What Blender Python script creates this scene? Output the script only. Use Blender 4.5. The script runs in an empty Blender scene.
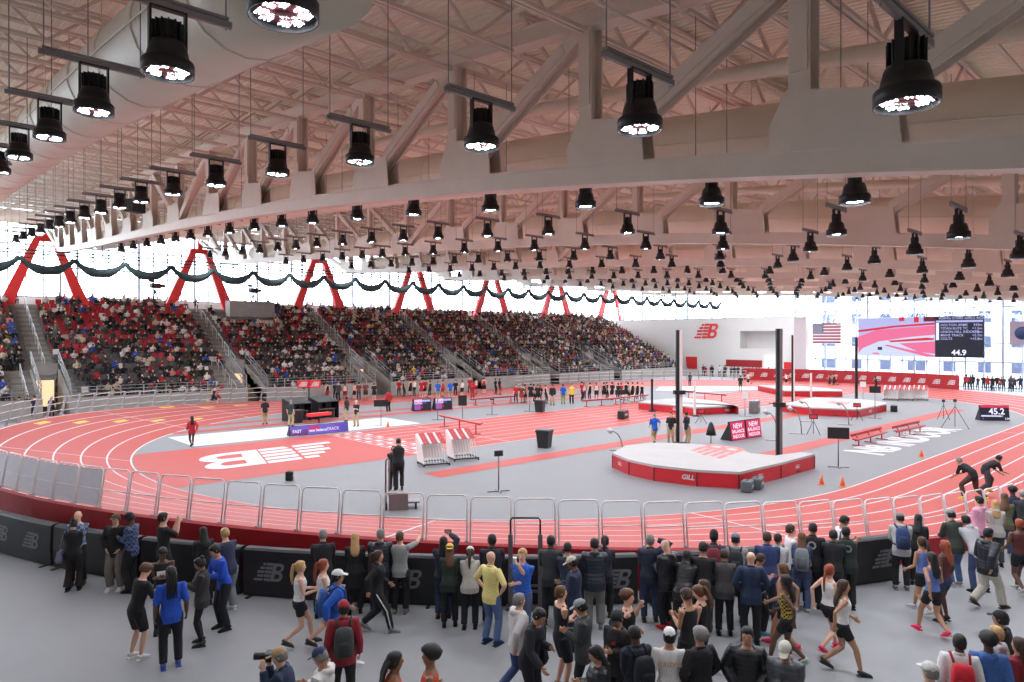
import bpy, bmesh, math, random
import numpy as np
from mathutils import Vector, Matrix
PI = math.pi
R = math.radians
random.seed(7)
scene = bpy.context.scene
COL = scene.collection

# ------------------------------------------------------------------ camera, world, exposure
F, TH, YH, CH = 683.0, 0.8285, 337.8, 5.995
cam_data = bpy.data.cameras.new('camera')
cam_data.sensor_width = 36.0
cam_data.lens = F * 36.0 / 1024
cam_data.shift_y = -(341 - YH) / 1024.0
cam_data.clip_end = 600
cam = bpy.data.objects.new('camera', cam_data)
cam.location = (0, 0, CH)
cam.rotation_euler = (R(90), 0, TH - PI / 2)
COL.objects.link(cam)
scene.camera = cam

world = bpy.data.worlds.new('overcast_sky')
scene.world = world
world.use_nodes = True
bg = world.node_tree.nodes['Background']
bg.inputs[0].default_value = (0.83, 0.90, 1.0, 1)
bg.inputs[1].default_value = 12.0
scene.view_settings.view_transform = 'Standard'
scene.view_settings.look = 'None'
scene.view_settings.gamma = 1
scene.view_settings.use_curve_mapping = False
scene.view_settings.exposure = 0.2
LED = 590.0          # strength of the light emitting diodes in the roof lamps

# ------------------------------------------------------------------ helpers
def ray(u):
    q = (u - 512) / F
    return math.cos(TH) + q * math.sin(TH), math.sin(TH) - q * math.cos(TH)
def G(u, v, z=0.0):
    """point on the horizontal plane at height z"""
    rx, ry = ray(u); d = (CH - z) * F / (v - YH)
    return rx * d, ry * d
def onX(u, v, X):
    rx, ry = ray(u); d = X / rx
    return ry * d, CH + (YH - v) / F * d
def onY(u, v, Y):
    rx, ry = ray(u); d = Y / ry
    return rx * d, CH + (YH - v) / F * d
def depth(x, y): return math.cos(TH) * x + math.sin(TH) * y
def zc(Y):                      # underside of the arched roof trusses
    y = Y / .95
    return .95 * (8.32514 + .161347 * y - .0021481 * y * y + .00001381 * y ** 3)

def lin(c):
    return tuple((v / 255 / 12.92) if v / 255 <= .04045 else ((v / 255 + .055) / 1.055) ** 2.4 for v in c)
MATS = {}
def mat(name, rgb, rough=.6, metal=0.0, noise=.06, scale=8.0, bump=0.0, emit=0.0, spec=.5, coat=0.0):
    if name in MATS: return MATS[name]
    m = bpy.data.materials.new(name); m.use_nodes = True
    nt = m.node_tree; b = nt.nodes['Principled BSDF']
    c = lin(rgb)
    b.inputs['Roughness'].default_value = rough
    b.inputs['Metallic'].default_value = metal
    b.inputs['Specular IOR Level'].default_value = spec
    b.inputs['Base Color'].default_value = (*c, 1)
    if coat: b.inputs['Coat Weight'].default_value = coat
    if noise or bump:
        tc = nt.nodes.new('ShaderNodeTexCoord'); n = nt.nodes.new('ShaderNodeTexNoise')
        n.inputs['Scale'].default_value = scale; n.inputs['Detail'].default_value = 4
        nt.links.new(tc.outputs['Object'], n.inputs['Vector'])
        if noise:
            r = nt.nodes.new('ShaderNodeValToRGB')
            r.color_ramp.elements[0].position = .3; r.color_ramp.elements[1].position = .7
            r.color_ramp.elements[0].color = (*[v * (1 - noise) for v in c], 1)
            r.color_ramp.elements[1].color = (*[min(1, v * (1 + noise)) for v in c], 1)
            nt.links.new(n.outputs['Fac'], r.inputs[0]); nt.links.new(r.outputs[0], b.inputs['Base Color'])
        if bump:
            bp = nt.nodes.new('ShaderNodeBump'); bp.inputs['Strength'].default_value = bump
            bp.inputs['Distance'].default_value = .02
            nt.links.new(n.outputs['Fac'], bp.inputs['Height']); nt.links.new(bp.outputs[0], b.inputs['Normal'])
    if emit:
        b.inputs['Emission Color'].default_value = (*c, 1); b.inputs['Emission Strength'].default_value = emit
    MATS[name] = m
    return m
def cmat(rgb, rough=.8):
    rgb = tuple(int(v) for v in rgb)
    return mat('cloth_%d_%d_%d' % rgb, rgb, rough, noise=.12, scale=30)

class MB:
    """collects boxes, tubes, lofts and grids; build() links them as one mesh object"""
    def __init__(s): s.v = []; s.f = []; s.m = []; s.sm = []
    def add(s, vs, fs, mi=0, smooth=False):
        o = len(s.v); s.v += [tuple(p) for p in vs]
        for f in fs: s.f.append(tuple(i + o for i in f)); s.m.append(mi); s.sm.append(smooth)
        return s
    def box(s, c, size, rz=0.0, mi=0, M=None):
        hx, hy, hz = size[0] / 2, size[1] / 2, size[2] / 2
        vs = [Vector((x, y, z)) for x in (-hx, hx) for y in (-hy, hy) for z in (-hz, hz)]
        m = M if M is not None else Matrix.Rotation(rz, 3, 'Z')
        vs = [m @ p + Vector(c) for p in vs]
        s.add(vs, [(0, 1, 3, 2), (4, 6, 7, 5), (0, 4, 5, 1), (2, 3, 7, 6), (0, 2, 6, 4), (1, 5, 7, 3)], mi)
        return s
    def beam(s, a, b, w, h, mi=0, up=(0, 0, 1)):
        a = Vector(a); b = Vector(b); d = (b - a); L = d.length; d.normalize()
        upv = Vector(up); side = d.cross(upv)
        if side.length < 1e-4: side = d.cross(Vector((0, 1, 0)))
        side.normalize(); u2 = side.cross(d)
        M = Matrix((d, side, u2)).transposed()
        return s.box((a + b) / 2, (L, w, h), mi=mi, M=M)
    def tube(s, pts, rad, n=8, mi=0, cap=True, smooth=True, closed=False):
        P = [Vector(p) for p in pts]; N = len(P)
        rr = rad if hasattr(rad, '__len__') else [rad] * N
        ref = None; rings = []
        for i in range(N):
            if closed: t = P[(i + 1) % N] - P[(i - 1) % N]
            else: t = P[min(i + 1, N - 1)] - P[max(i - 1, 0)]
            if t.length < 1e-9: t = Vector((0, 0, 1))
            t.normalize()
            if ref is None:
                ref = Vector((0, 0, 1)) if abs(t.z) < .9 else Vector((1, 0, 0))
            x = ref - t * ref.dot(t)
            if x.length < 1e-6: x = Vector((1, 0, 0)) - t * t.x
            x.normalize(); y = t.cross(x); ref = x
            r = rr[i]
            rx_, ry_ = (r if hasattr(r, '__len__') else (r, r))
            rings.append([P[i] + x * math.cos(2 * PI * k / n) * rx_ + y * math.sin(2 * PI * k / n) * ry_ for k in range(n)])
        vs = [p for r_ in rings for p in r_]; fs = []
        cnt = N if closed else N - 1
        for i in range(cnt):
            j = (i + 1) % N
            for k in range(n):
                fs.append((i * n + k, i * n + (k + 1) % n, j * n + (k + 1) % n, j * n + k))
        if cap and not closed:
            fs.append(tuple(range(n - 1, -1, -1))); fs.append(tuple((N - 1) * n + k for k in range(n)))
        return s.add(vs, fs, mi, smooth)
    def rings(s, rings, mi=0, smooth=True, cap=True):
        n = len(rings[0]); vs = [p for r in rings for p in r]; fs = []
        for i in range(len(rings) - 1):
            for k in range(n):
                fs.append((i * n + k, i * n + (k + 1) % n, (i + 1) * n + (k + 1) % n, (i + 1) * n + k))
        if cap:
            fs.append(tuple(range(n - 1, -1, -1))); fs.append(tuple((len(rings) - 1) * n + k for k in range(n)))
        return s.add(vs, fs, mi, smooth)
    def lathe(s, prof, c=(0, 0, 0), n=16, mi=0, cap=True):
        return s.rings([[(c[0] + r * math.cos(2 * PI * k / n), c[1] + r * math.sin(2 * PI * k / n), c[2] + z) for k in range(n)] for r, z in prof], mi, True, cap)
    def ball(s, c, r, n=8, mi=0):
        r = r if hasattr(r, '__len__') else (r, r, r)
        m = max(4, n // 2 + 1); rg = []
        for i in range(m + 1):
            a = -PI / 2 + PI * i / m; cc = max(.03, math.cos(a))
            rg.append([(c[0] + r[0] * cc * math.cos(2 * PI * k / n), c[1] + r[1] * cc * math.sin(2 * PI * k / n), c[2] + r[2] * math.sin(a)) for k in range(n)])
        return s.rings(rg, mi)
    def prism(s, poly, z0, z1, mi=0, mtop=None):
        n = len(poly)
        z1s = z1 if hasattr(z1, '__len__') else [z1] * n
        vs = [(x, y, z0) for x, y in poly] + [(p[0], p[1], z) for p, z in zip(poly, z1s)]
        s.add(vs, [tuple(range(n - 1, -1, -1))], mi)
        s.v = s.v; o = len(s.v) - 2 * n
        s.f.append(tuple(o + n + i for i in range(n))); s.m.append(mi if mtop is None else mtop); s.sm.append(False)
        for i in range(n):
            j = (i + 1) % n; s.f.append((o + i, o + j, o + n + j, o + n + i)); s.m.append(mi); s.sm.append(False)
        return s
    def mesh(s, name, mats):
        me = bpy.data.meshes.new(name); me.from_pydata(s.v, [], s.f)
        for m in (mats if isinstance(mats, (list, tuple)) else [mats]): me.materials.append(m)
        me.polygons.foreach_set('material_index', s.m)
        me.polygons.foreach_set('use_smooth', s.sm); me.update()
        return me
    def build(s, name, mats, parent=None, loc=None, rz=0.0):
        o = bpy.data.objects.new(name, s.mesh(name, mats)); COL.objects.link(o)
        if parent is not None: o.parent = parent
        if loc is not None: o.location = loc
        if rz: o.rotation_euler = (0, 0, rz)
        return o
def tag(o, label, cat, group=None, kind=None):
    o['label'] = label; o['category'] = cat
    if group: o['group'] = group
    if kind: o['kind'] = kind
    return o
def struct(o):
    o['kind'] = 'structure'; return o
def empty(name, loc=(0, 0, 0), rz=0.0, label=None, cat=None, group=None):
    o = bpy.data.objects.new(name, None); COL.objects.link(o)
    o.location = loc; o.rotation_euler = (0, 0, rz); o.empty_display_size = .2
    if label: tag(o, label, cat, group)
    return o
KIDS = {}
def dup(root, loc, rz=0.0, label=None, group=None):
    r = root.copy(); COL.objects.link(r); r.location = loc; r.rotation_euler = (0, 0, rz)
    if label: r['label'] = label
    if group: r['group'] = group
    for ch in root.children:
        c = ch.copy(); COL.objects.link(c); c.parent = r
        for g in ch.children:
            d = g.copy(); COL.objects.link(d); d.parent = c
    return r
def fill2d(polys):
    """triangulated flat mesh data (verts, faces) from closed outlines with holes"""
    cu = bpy.data.curves.new('outline', 'CURVE'); cu.dimensions = '2D'; cu.fill_mode = 'BOTH'
    for p in polys:
        sp = cu.splines.new('POLY'); sp.points.add(len(p) - 1)
        for q, xy in zip(sp.points, p): q.co = (xy[0], xy[1], 0, 1)
        sp.use_cyclic_u = True
    ob = bpy.data.objects.new('outline', cu)
    me = ob.to_mesh(); vs = [tuple(v.co) for v in me.vertices]; fs = [tuple(f.vertices) for f in me.polygons]
    ob.to_mesh_clear(); bpy.data.objects.remove(ob); bpy.data.curves.remove(cu)
    return vs, fs
def text2d(s, size=1.0, bold=.0, align='CENTER', shear=0.0, space=1.0):
    cu = bpy.data.curves.new('text', 'FONT'); cu.body = s; cu.size = size; cu.offset = bold; cu.shear = shear
    cu.align_x = align; cu.space_character = space; cu.resolution_u = 3; cu.fill_mode = 'FRONT'
    ob = bpy.data.objects.new('text', cu); me = ob.to_mesh()
    vs = [tuple(v.co) for v in me.vertices]; fs = [tuple(f.vertices) for f in me.polygons]
    ob.to_mesh_clear(); bpy.data.objects.remove(ob); bpy.data.curves.remove(cu)
    return vs, fs
def arcp(cx, cy, rx, ry, a0, a1, n=8):
    return [(cx + rx * math.cos(R(a0 + (a1 - a0) * i / n)), cy + ry * math.sin(R(a0 + (a1 - a0) * i / n))) for i in range(n + 1)]
def logo2d():
    """slanted two-letter mark with speed stripes, about 1.75 wide and 1 high"""
    sh = lambda P: [(x + .28 * y, y) for x, y in P]
    polys = []
    # B
    polys.append(sh([(.86, 0), (1.28, 0)] + arcp(1.28, .27, .27, .27, -90, 80) + arcp(1.27, .76, .24, .24, -80, 90) + [(.86, 1)]))
    polys.append(sh([(1.06, .16), (1.26, .16)] + arcp(1.26, .28, .1, .12, -90, 90, 5) + [(1.06, .40)]))
    polys.append(sh([(1.06, .60), (1.25, .60)] + arcp(1.25, .72, .09, .12, -90, 90, 5) + [(1.06, .84)]))
    # N with a stepped stripe side
    st = [(.0, -.12), (.215, .02), (.43, -.02), (.645, .1), (.86, .22)]
    for i, (y, xl) in enumerate(st):
        y1 = y + .135
        polys.append(sh([(xl, y), (.40, y), (.40, y1), (xl, y1)]))
    for i, (y, _) in enumerate(st):
        y1 = y + .15; a = .62 - .22 * y / .86
        polys.append(sh([(max(.44, a - .12), y), (.84, y), (.84, y1), (max(.44, a - .16), y1)]))
    return fill2d(polys)
LOGO = logo2d()
def decal(mb, data, origin, ex, ey, scale=1.0, mi=0, center=True):
    """lay flat lettering in the plane spanned by unit vectors ex, ey"""
    vs, fs = data; ex = Vector(ex).normalized(); ey = Vector(ey).normalized(); o = Vector(origin)
    if center:
        xs = [v[0] for v in vs]; ys = [v[1] for v in vs]; mx = (min(xs) + max(xs)) / 2; my = (min(ys) + max(ys)) / 2
    else: mx = my = 0
    mb.add([o + ex * (v[0] - mx) * scale + ey * (v[1] - my) * scale for v in vs], fs, mi)
# ------------------------------------------------------------------ setting
M_floor = mat('grey_floor', (151, 152, 154), .55, noise=.05, scale=.35)
M_infield = mat('infield_grey', (122, 121, 123), .6, noise=.03, scale=.5)
M_red = mat('track_red', (174, 54, 42), .6, noise=.04, scale=.6)
M_line = mat('track_line_white', (204, 200, 200), .6, noise=0)
M_yellow = mat('track_mark_yellow', (236, 190, 70), .6, noise=0)
M_skirt = mat('skirt_dark_red', (158, 20, 30), .55, noise=.1, scale=3)
M_white = mat('painted_white', (226, 222, 218), .55, noise=.02)
M_steelw = mat('truss_paint', (230, 216, 202), .5, noise=.03, scale=2)
M_deck = mat('roof_deck_paint', (244, 239, 220), .6, noise=.05, scale=.8)
M_duct = mat('duct_paint', (240, 228, 208), .5, noise=.04, scale=1.2)
M_conc = mat('concrete', (158, 152, 146), .75, noise=.08, scale=1.5)
M_stair = mat('stair_concrete', (142, 134, 127), .8, noise=.1, scale=2)
M_black = mat('black_vinyl', (30, 30, 34), .5, noise=.1, scale=4)
M_logo = mat('logo_grey', (120, 120, 122), .6, noise=0)
M_rail = mat('rail_white', (232, 228, 228), .4, noise=0)
M_grey = mat('rail_grey', (160, 158, 158), .4, metal=.2, noise=0)
M_mull = mat('mullion_grey', (170, 176, 190), .5, noise=0)
M_redframe = mat('red_steel', (238, 52, 50), .45, noise=.04, scale=1)
M_sand = mat('sand_pit_pale', (206, 202, 200), .8, noise=.04, scale=3)
glass = bpy.data.materials.new('window_glass'); glass.use_nodes = True
nt = glass.node_tree; nt.nodes.clear()
_o = nt.nodes.new('ShaderNodeOutputMaterial'); _m = nt.nodes.new('ShaderNodeMixShader'); _t = nt.nodes.new('ShaderNodeBsdfTransparent'); _g = nt.nodes.new('ShaderNodeBsdfGlossy')
_t.inputs[0].default_value = (.93, .96, .98, 1); _g.inputs['Roughness'].default_value = .02; _m.inputs[0].default_value = .06
nt.links.new(_t.outputs[0], _m.inputs[1]); nt.links.new(_g.outputs[0], _m.inputs[2]); nt.links.new(_m.outputs[0], _o.inputs[0])

X0, X1, Y0, Y1 = -12.0, 97.0, -10.0, 86.0      # inside of the hall
struct(MB().box(((X0 + X1) / 2, (Y0 + Y1) / 2, -.15), (X1 - X0, Y1 - Y0, .3)).build('floor', M_floor))

# ---- oval track, banked in the curves
CX1, CX2, CY, RI, W = 29.45, 57.89, 32.21, 21.17, 6.23
SL = CX2 - CX1; LC = PI * RI; LTOT = 2 * (SL + LC)
BANK = 1.35
def path(s, t):
    """s along the inner line, t outward; anticlockwise starting on the near straight"""
    s %= LTOT
    if s < SL:
        x, y = CX1 + s, CY - RI - t; m = -min(s, SL - s)
    elif s < SL + LC:
        a = -PI / 2 + (s - SL) / RI; x, y = CX2 + (RI + t) * math.cos(a), CY + (RI + t) * math.sin(a); m = min(s - SL, SL + LC - s)
    elif s < 2 * SL + LC:
        q = s - SL - LC; x, y = CX2 - q, CY + RI + t; m = -min(q, SL - q)
    else:
        a = PI / 2 + (s - 2 * SL - LC) / RI; x, y = CX1 + (RI + t) * math.cos(a), CY + (RI + t) * math.sin(a); m = min(s - 2 * SL - LC, LTOT - s)
    k = max(0, min(1, (m + 7) / 32)); k = k * k * (3 - 2 * k)
    b = .05 + ((BANK if s > SL + LC + SL / 2 or s < SL / 2 else .5) - .05) * k
    return x, y, b * max(0, t) / W
def nrm(s, e=.05):
    a = path(s, W); b = path(s, 0); v = Vector((a[0] - b[0], a[1] - b[1])); v.normalize(); return v
NS = 220
cols = [0]; mats_ = []
LWID = .07
for k in range(6):
    t = .0 if k == 0 else k * W / 6 - LWID / 2
    cols += [t + LWID, (k + 1) * W / 6 - LWID / 2] if k == 0 else [t + LWID, (k + 1) * W / 6 - LWID / 2]
    mats_ += [1, 0]
cols += [W + .12]; mats_ += [1]
cols[-2] = W
cc = cols
tb = MB(); vs = []; fs = []; mi = []
for i in range(NS):
    for t in cc: 
        x, y, z = path(LTOT * i / NS, t); vs.append((x, y, z + .004))
n = len(cc)
for i in range(NS):
    for j in range(n - 1):
        fs.append((i * n + j, i * n + j + 1, ((i + 1) % NS) * n + j + 1, ((i + 1) % NS) * n + j))
        mi.append(mats_[j])
tb.v = vs; tb.f = fs; tb.m = mi; tb.sm = [True] * len(fs)
# cross lines and yellow relay marks, painted on the surface
def patch(mb, s0, s1, t0, t1, m, dz=.012):
    k = max(1, int((s1 - s0) / .8)); v = []; f = []
    for i in range(k + 1):
        s = s0 + (s1 - s0) * i / k
        for t in (t0, t1):
            x, y, z = path(s, t); v.append((x, y, z + dz))
    for i in range(k): f.append((2 * i, 2 * i + 1, 2 * i + 3, 2 * i + 2))
    mb.add(v, f, m)
for fr in (.12, .30, .52, .655, .70, .735, .80, .905, .95):
    patch(tb, fr * LTOT, fr * LTOT + .06, 0, W, 1)
for (u_, v_, zz) in ((43, 422, 1.25), (84, 420.5, 1.05), (124, 419.5, .8), (163, 419, .55), (201, 418.5, .3), (170, 404.5, 1.0), (208, 404, .8), (240, 403.5, .55)):
    x, y = G(u_, v_, zz); an = math.atan2(y - CY, x - CX1) % (2 * PI); rr_ = math.hypot(x - CX1, y - CY) - RI; s_ = 2 * SL + LC + (an - PI / 2) * RI
    kk = max(.12, min(5.88, rr_ / (W / 6))); kk = int(kk) + .5
    patch(tb, s_ - .55, s_ + .55, (kk - .17) * W / 6, (kk + .17) * W / 6, 2)
track = struct(tb.build('running_track', [M_red, M_line, M_yellow]))
# skirt under the outer edge
sk = MB(); rg = []
for i in range(NS + 1):
    s = LTOT * i / NS; x, y, z = path(s, W + .12); nx, ny = nrm(s)
    sag = .02 * math.sin(i * 2.1)
    rg.append([(x + nx * .1 + nx * sag, y + ny * .1 + ny * sag, 0), (x + nx * .1, y + ny * .1, z - .02), (x, y, z + .02), (x - nx * .1, y - ny * .1, z - .06), (x - nx * .1, y - ny * .1, 0)])
sk.rings(rg, cap=False, smooth=False)
struct(sk.build('trim_track_skirt', M_skirt))
# ---- infield
def strip(mb, pts, z, m=0):
    mb.add([(x, y, z) for x, y in pts], [tuple(range(len(pts)))], m)
inf = MB()
strip(inf, [path(LTOT * i / 160, .01)[:2] for i in range(160)], .004, 0)
infield = struct(inf.build('infield', M_infield))
def trackx(Y, side=-1):
    cx = CX1 if side < 0 else CX2
    return cx + side * math.sqrt(max(0, RI ** 2 - (Y - CY) ** 2))
SY0, SY1 = 29.05, 38.85       # sprint straight
sp = MB()
ya = [SY0 + (SY1 - SY0) * i / 8 for i in range(9)]
LX = lambda Y: trackx(Y, -1) + .05
RX = lambda Y: trackx(Y, 1) - .05
z1_ = .014
pl = [(LX(SY0), SY0)] + [(20.1, SY0), (RX(SY0), SY0)] + [(RX(SY0 + (SY1 - SY0) * i / 8), SY0 + (SY1 - SY0) * i / 8) for i in range(1, 9)] + [(LX(SY1 - (SY1 - SY0) * i / 8), SY1 - (SY1 - SY0) * i / 8) for i in range(0, 8)]
strip(sp, pl, z1_, 0)
for y in ya: strip(sp, [(20.1, y - .035), (RX(y), y - .035), (RX(y), y + .035), (20.1, y + .035)], .02, 1)
for x in (20.1, 20.9, 21.6, 26.5, 40, 52, 64, 72): strip(sp, [(x, SY0), (x + .06, SY0), (x + .06, SY1), (x, SY1)], .021, 1)
for k in range(8):
    for x in (20.3, 21.0, 21.8): strip(sp, [(x, ya[k] + .35), (x + .35, ya[k] + .35), (x + .35, ya[k] + .8), (x, ya[k] + .8)], .021, 1)
struct(sp.build('sprint_straight', [M_red, M_line]))
lg = MB()
decal(lg, LOGO, (14.8, 33.9, .03), (-1, 0, 0), (0, -1, 0), 4.3, 0)
lgo = struct(lg.build('floor_logo', M_line)); lgo.scale = (1, 1, 1)
rw = MB()
def band(x0, y0, x1, y1, m=0, z=.014): strip(rw, [(x0, y0), (x1, y0), (x1, y1), (x0, y1)], z, m)
band(17.5, 23.65, 61, 24.85); band(24, 16.2, 66, 17.4)           # runways
band(13.2, 45.2, 60, 46.3); band(15.4, 47.9, 60, 49.0)
band(12.5, 39.5, 27.6, 44.2, 1, .016)                             # pale long jump landing area
struct(rw.build('runways', [M_red, M_sand]))
tx = MB()
decal(tx, text2d('NB INDOOR', 1, .05), (44.6, 13.9, .02), (.995, .01, 0), (0, 1, 0), 2.55, 0)
struct(tx.build('floor_lettering', M_line))

# ---- grandstand
YF, YB_, NR = 61.0, 78.0, 20
RD, ZF = (YB_ - YF - .6) / NR, 1.42
RH = (9.2 - .85) / NR
rowy = [YF + .6 + RD * i for i in range(NR)]
rowz = [.85 + RH * i for i in range(NR)]
GX0, GX1 = -12.0, 93.6
VS = [-5.6, 8.62, 23.9, 37.1, 49.8, 62.6, 75.4]   # left edge of each portal
AIS = [v + .9 for v in VS]                         # centre of each stair aisle
YV = 66.3
VOM = [(a - .9, a + .85) for a in AIS]             # portal openings low in the stand
st = MB()
def solid_cols():
    xs = [GX0]
    for a, b in VOM:
        if GX0 < a < GX1: xs += [a, b]
    xs.append(GX1); return xs
xs = solid_cols()
for i in range(NR):
    y0, y1, z = rowy[i], rowy[i] + RD + .02, rowz[i]
    for j in range(len(xs) - 1):
        isv = j % 2 == 1
        if isv and y0 < YV: continue
        st.box(((xs[j] + xs[j + 1]) / 2, (y0 + y1) / 2, z - .5 if i > 1 else z / 2), (xs[j + 1] - xs[j], y1 - y0, 1.0 if i > 1 else z))
for j in range(0, len(xs) - 1, 2):   # front wall
    st.box(((xs[j] + xs[j + 1]) / 2, YF + .1, ZF / 2), (xs[j + 1] - xs[j], .2, ZF), mi=1)
    st.box(((xs[j] + xs[j + 1]) / 2, YF + .4, .42), (xs[j + 1] - xs[j], .5, .84), mi=0)
# portal side walls and back
for a, b in VOM:
    if not GX0 < a < GX1: continue
    for x in (a - .06, b + .06):
        vsd = []
        st.add([(x - .06, YF + .2, 0), (x - .06, YV, 0), (x - .06, YV, rowz[6] + .1), (x - .06, YF + .2, ZF), (x + .06, YF + .2, 0), (x + .06, YV, 0), (x + .06, YV, rowz[6] + .1), (x + .06, YF + .2, ZF)],
               [(0, 1, 2, 3), (7, 6, 5, 4), (0, 3, 7, 4), (3, 2, 6, 7), (2, 1, 5, 6), (0, 4, 5, 1)], 1)
    st.box(((a + b) / 2, YV + .1, 3.25), (b - a, .2, 1.3), mi=1)
# back platform and rear wall under the windows
st.box(((GX0 + GX1) / 2, (YB_ + Y1) / 2, 9.0), (GX1 - GX0, Y1 - YB_, .3), mi=1)
# end face
st.box((GX1 + .08, (YF + YB_) / 2, .4), (.16, YB_ - YF, .8), mi=1)
struct(st.build('grandstand', [M_stair, M_conc]))
# lit doorway at the back of each portal
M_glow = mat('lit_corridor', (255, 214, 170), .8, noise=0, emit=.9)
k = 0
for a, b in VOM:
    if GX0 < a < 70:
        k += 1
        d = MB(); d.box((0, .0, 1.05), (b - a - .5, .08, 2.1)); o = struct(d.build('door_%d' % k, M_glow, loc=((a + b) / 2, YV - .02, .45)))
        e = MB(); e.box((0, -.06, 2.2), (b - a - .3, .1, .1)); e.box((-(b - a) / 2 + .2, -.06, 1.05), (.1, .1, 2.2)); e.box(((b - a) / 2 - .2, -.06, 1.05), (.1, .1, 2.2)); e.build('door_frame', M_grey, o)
# stair treads in the aisles (half steps)
ai = MB()
for a in AIS:
    if not GX0 < a < GX1: continue
    for i in range(NR):
        if not i: continue
        for (p, q) in ((a - .75, a + .75),) if rowy[i] >= YV else ((a - 2.4, a - .95), (a + .9, a + 1.75)):
            ai.box(((p + q) / 2, rowy[i] - .19, rowz[i] - RH * .75), (q - p, .4, RH / 2))
struct(ai.build('aisle_steps', M_conc))

# ---- walls
wall_t = .4
struct(MB().box(((X0 + X1) / 2, Y1 + .2, 5.1), (X1 - X0, .4, 10.2)).build('wall_far', M_white))
struct(MB().box(((X0 + X1) / 2, Y0 - .2, 7), (X1 - X0, .4, 14)).build('wall_near', M_white))
w_ = MB(); w_.box((X0 - .2, 12, 9.5), (.4, 44.8, 19)); w_.box((X0 - .2, 60.2, 4), (.4, 52, 8)); w_.box((X0 - .2, 60.2, 17), (.4, 52, 4))  # upper gap made for the added daylight opening
for i in range(8): w_.box((X0 - .2, 37 + 7 * i, 11.5), (.4, .5, 7))
struct(w_.build('wall_left', M_white))
wr = MB()
YW0, YW1 = onX(795, 340, 97.0)[0], 85.9
ztop = 9.0
# white end wall with a recessed box and an opening
def wbox(ya_, yb_, za, zb, x=X1 - .0, t=.4): wr.box((x + t / 2, (ya_ + yb_) / 2, (za + zb) / 2), (t, yb_ - ya_, zb - za))
ra = onX(740, 331, X1); rb = onX(783, 349, X1); oy0, oy1 = rb[0], ra[0]; oz0, oz1 = rb[1], ra[1]
pa = onX(764, 355, X1); pb = onX(783, 368, X1)
wbox(YW0, oy0, 0, ztop); wbox(oy1, YW1, 5.2, ztop); wbox(oy0, oy1, oz1, ztop); wbox(oy0, oy1, 3.4, oz0); wbox(oy1, YW1 - 14, 0, 5.2)
wbox(pa[0], oy1, 0, 3.4)
wbox(YW1 - 14, YW1 - 8, 0, 1.2); wbox(YW1 - 2, YW1, 0, 5.2)
wr.box((X1 + 2.2, (oy0 + oy1) / 2, (oz0 + oz1) / 2), (.2, oy1 - oy0 + 1, oz1 - oz0 + 1)); wr.box((X1 + 1.2, (oy0 + oy1) / 2, oz0 - .1), (2, oy1 - oy0, .2)); wr.box((X1 + 1.2, (oy0 + oy1) / 2, oz1 + .1), (2, oy1 - oy0, .2))
wr.box((X1 + 1.2, oy1 + .1, (oz0 + oz1) / 2), (2, .2, oz1 - oz0)); wr.box((X1 + 1.2, oy0 - .1, (oz0 + oz1) / 2), (2, .2, oz1 - oz0))
wr.box((X1 + 3, (oy0 + oy1) / 2, 1.7), (.2, oy1 - oy0 + 2, 3.6))
struct(wr.build('wall_right', M_white))
M_pinkcol = mat('column_paint', (196, 182, 184), .6)
cy0 = onX(806, 340, X1 - 1.5)[0]; cy1 = onX(794, 340, X1 - 1.5)[0]
struct(MB().box((X1 - 1.0, (cy0 + cy1) / 2, 4.5), (1.0, cy1 - cy0, 9.0)).build('trim_end_column', M_pinkcol))
# windows of the end wall: above the white wall, and full height to its right
def window(n, p0, p1, z0, z1, nv, hz, axis='Y', th=.22):
    """p along the wall; axis Y: wall at X=X1, axis X: wall at Y=Y1"""
    L = p1 - p0
    f = MB()
    def bar(a, b, za, zb, d=th):
        if axis == 'Y': f.box((0, (a + b) / 2 - p0, (za + zb) / 2 - z0), (d, b - a, zb - za))
        else: f.box(((a + b) / 2 - p0, 0, (za + zb) / 2 - z0), (b - a, d, zb - za))
    for i in range(nv + 1):
        p = p0 + L * i / nv; w = .13 if i % 4 else .24
        bar(max(p0, p - w / 2), min(p1, p + w / 2), z0, z1)
    for z in hz: bar(p0, p1, z, z + .16, th * 1.1)
    g = MB()
    if axis == 'Y': g.box((0, L / 2, (z1 - z0) / 2), (.03, L, z1 - z0)); loc = (X1 + .2, p0, z0)
    else: g.box((L / 2, 0, (z1 - z0) / 2), (L, .03, z1 - z0)); loc = (p0, Y1 + .2, z0)
    o = struct(f.build('window_%d' % n, M_mull, loc=loc))
    g.build('window_pane', glass, o)
    return o
wn = 0
for k in range(8):
    a = X0 + (X1 - X0) * k / 8; b = X0 + (X1 - X0) * (k + 1) / 8
    wn += 1; window(wn, a, b, 10.2, 17.9, 9, [10.2, 13.4, 15.6, 17.8], 'X')
for (a, b, z0, z1, nv, hz) in ((YW0, YW1, 9.0, 17.8, 18, [9.0, 13, 17.6]), (YW1 - 14, YW1, 1.2, 5.2, 8, [1.2, 3.2]),
                               (24, YW0, 0, 17.6, 15, [0.0, 3.0, 5.2, 9.6, 10.7, 14]), (-10, 24, 0, 15.8, 18, [0.0, 3.0, 5.2, 9.6, 10.7, 13.4])):
    wn += 1; window(wn, a, b, z0, z1, nv, hz, 'Y')
f_ = MB()
for i in range(26): f_.box((0, i * 2, 3.5), (.12, .12, 7))
wn += 1; o_ = struct(f_.build('window_%d' % wn, M_mull, loc=(X0 - .2, 34.5, 8))); MB().box((0, 25.5, 3.5), (.03, 51, 7)).build('window_pane', glass, o_)  # added left wall window, out of view, lets daylight onto the roof steel
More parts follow.
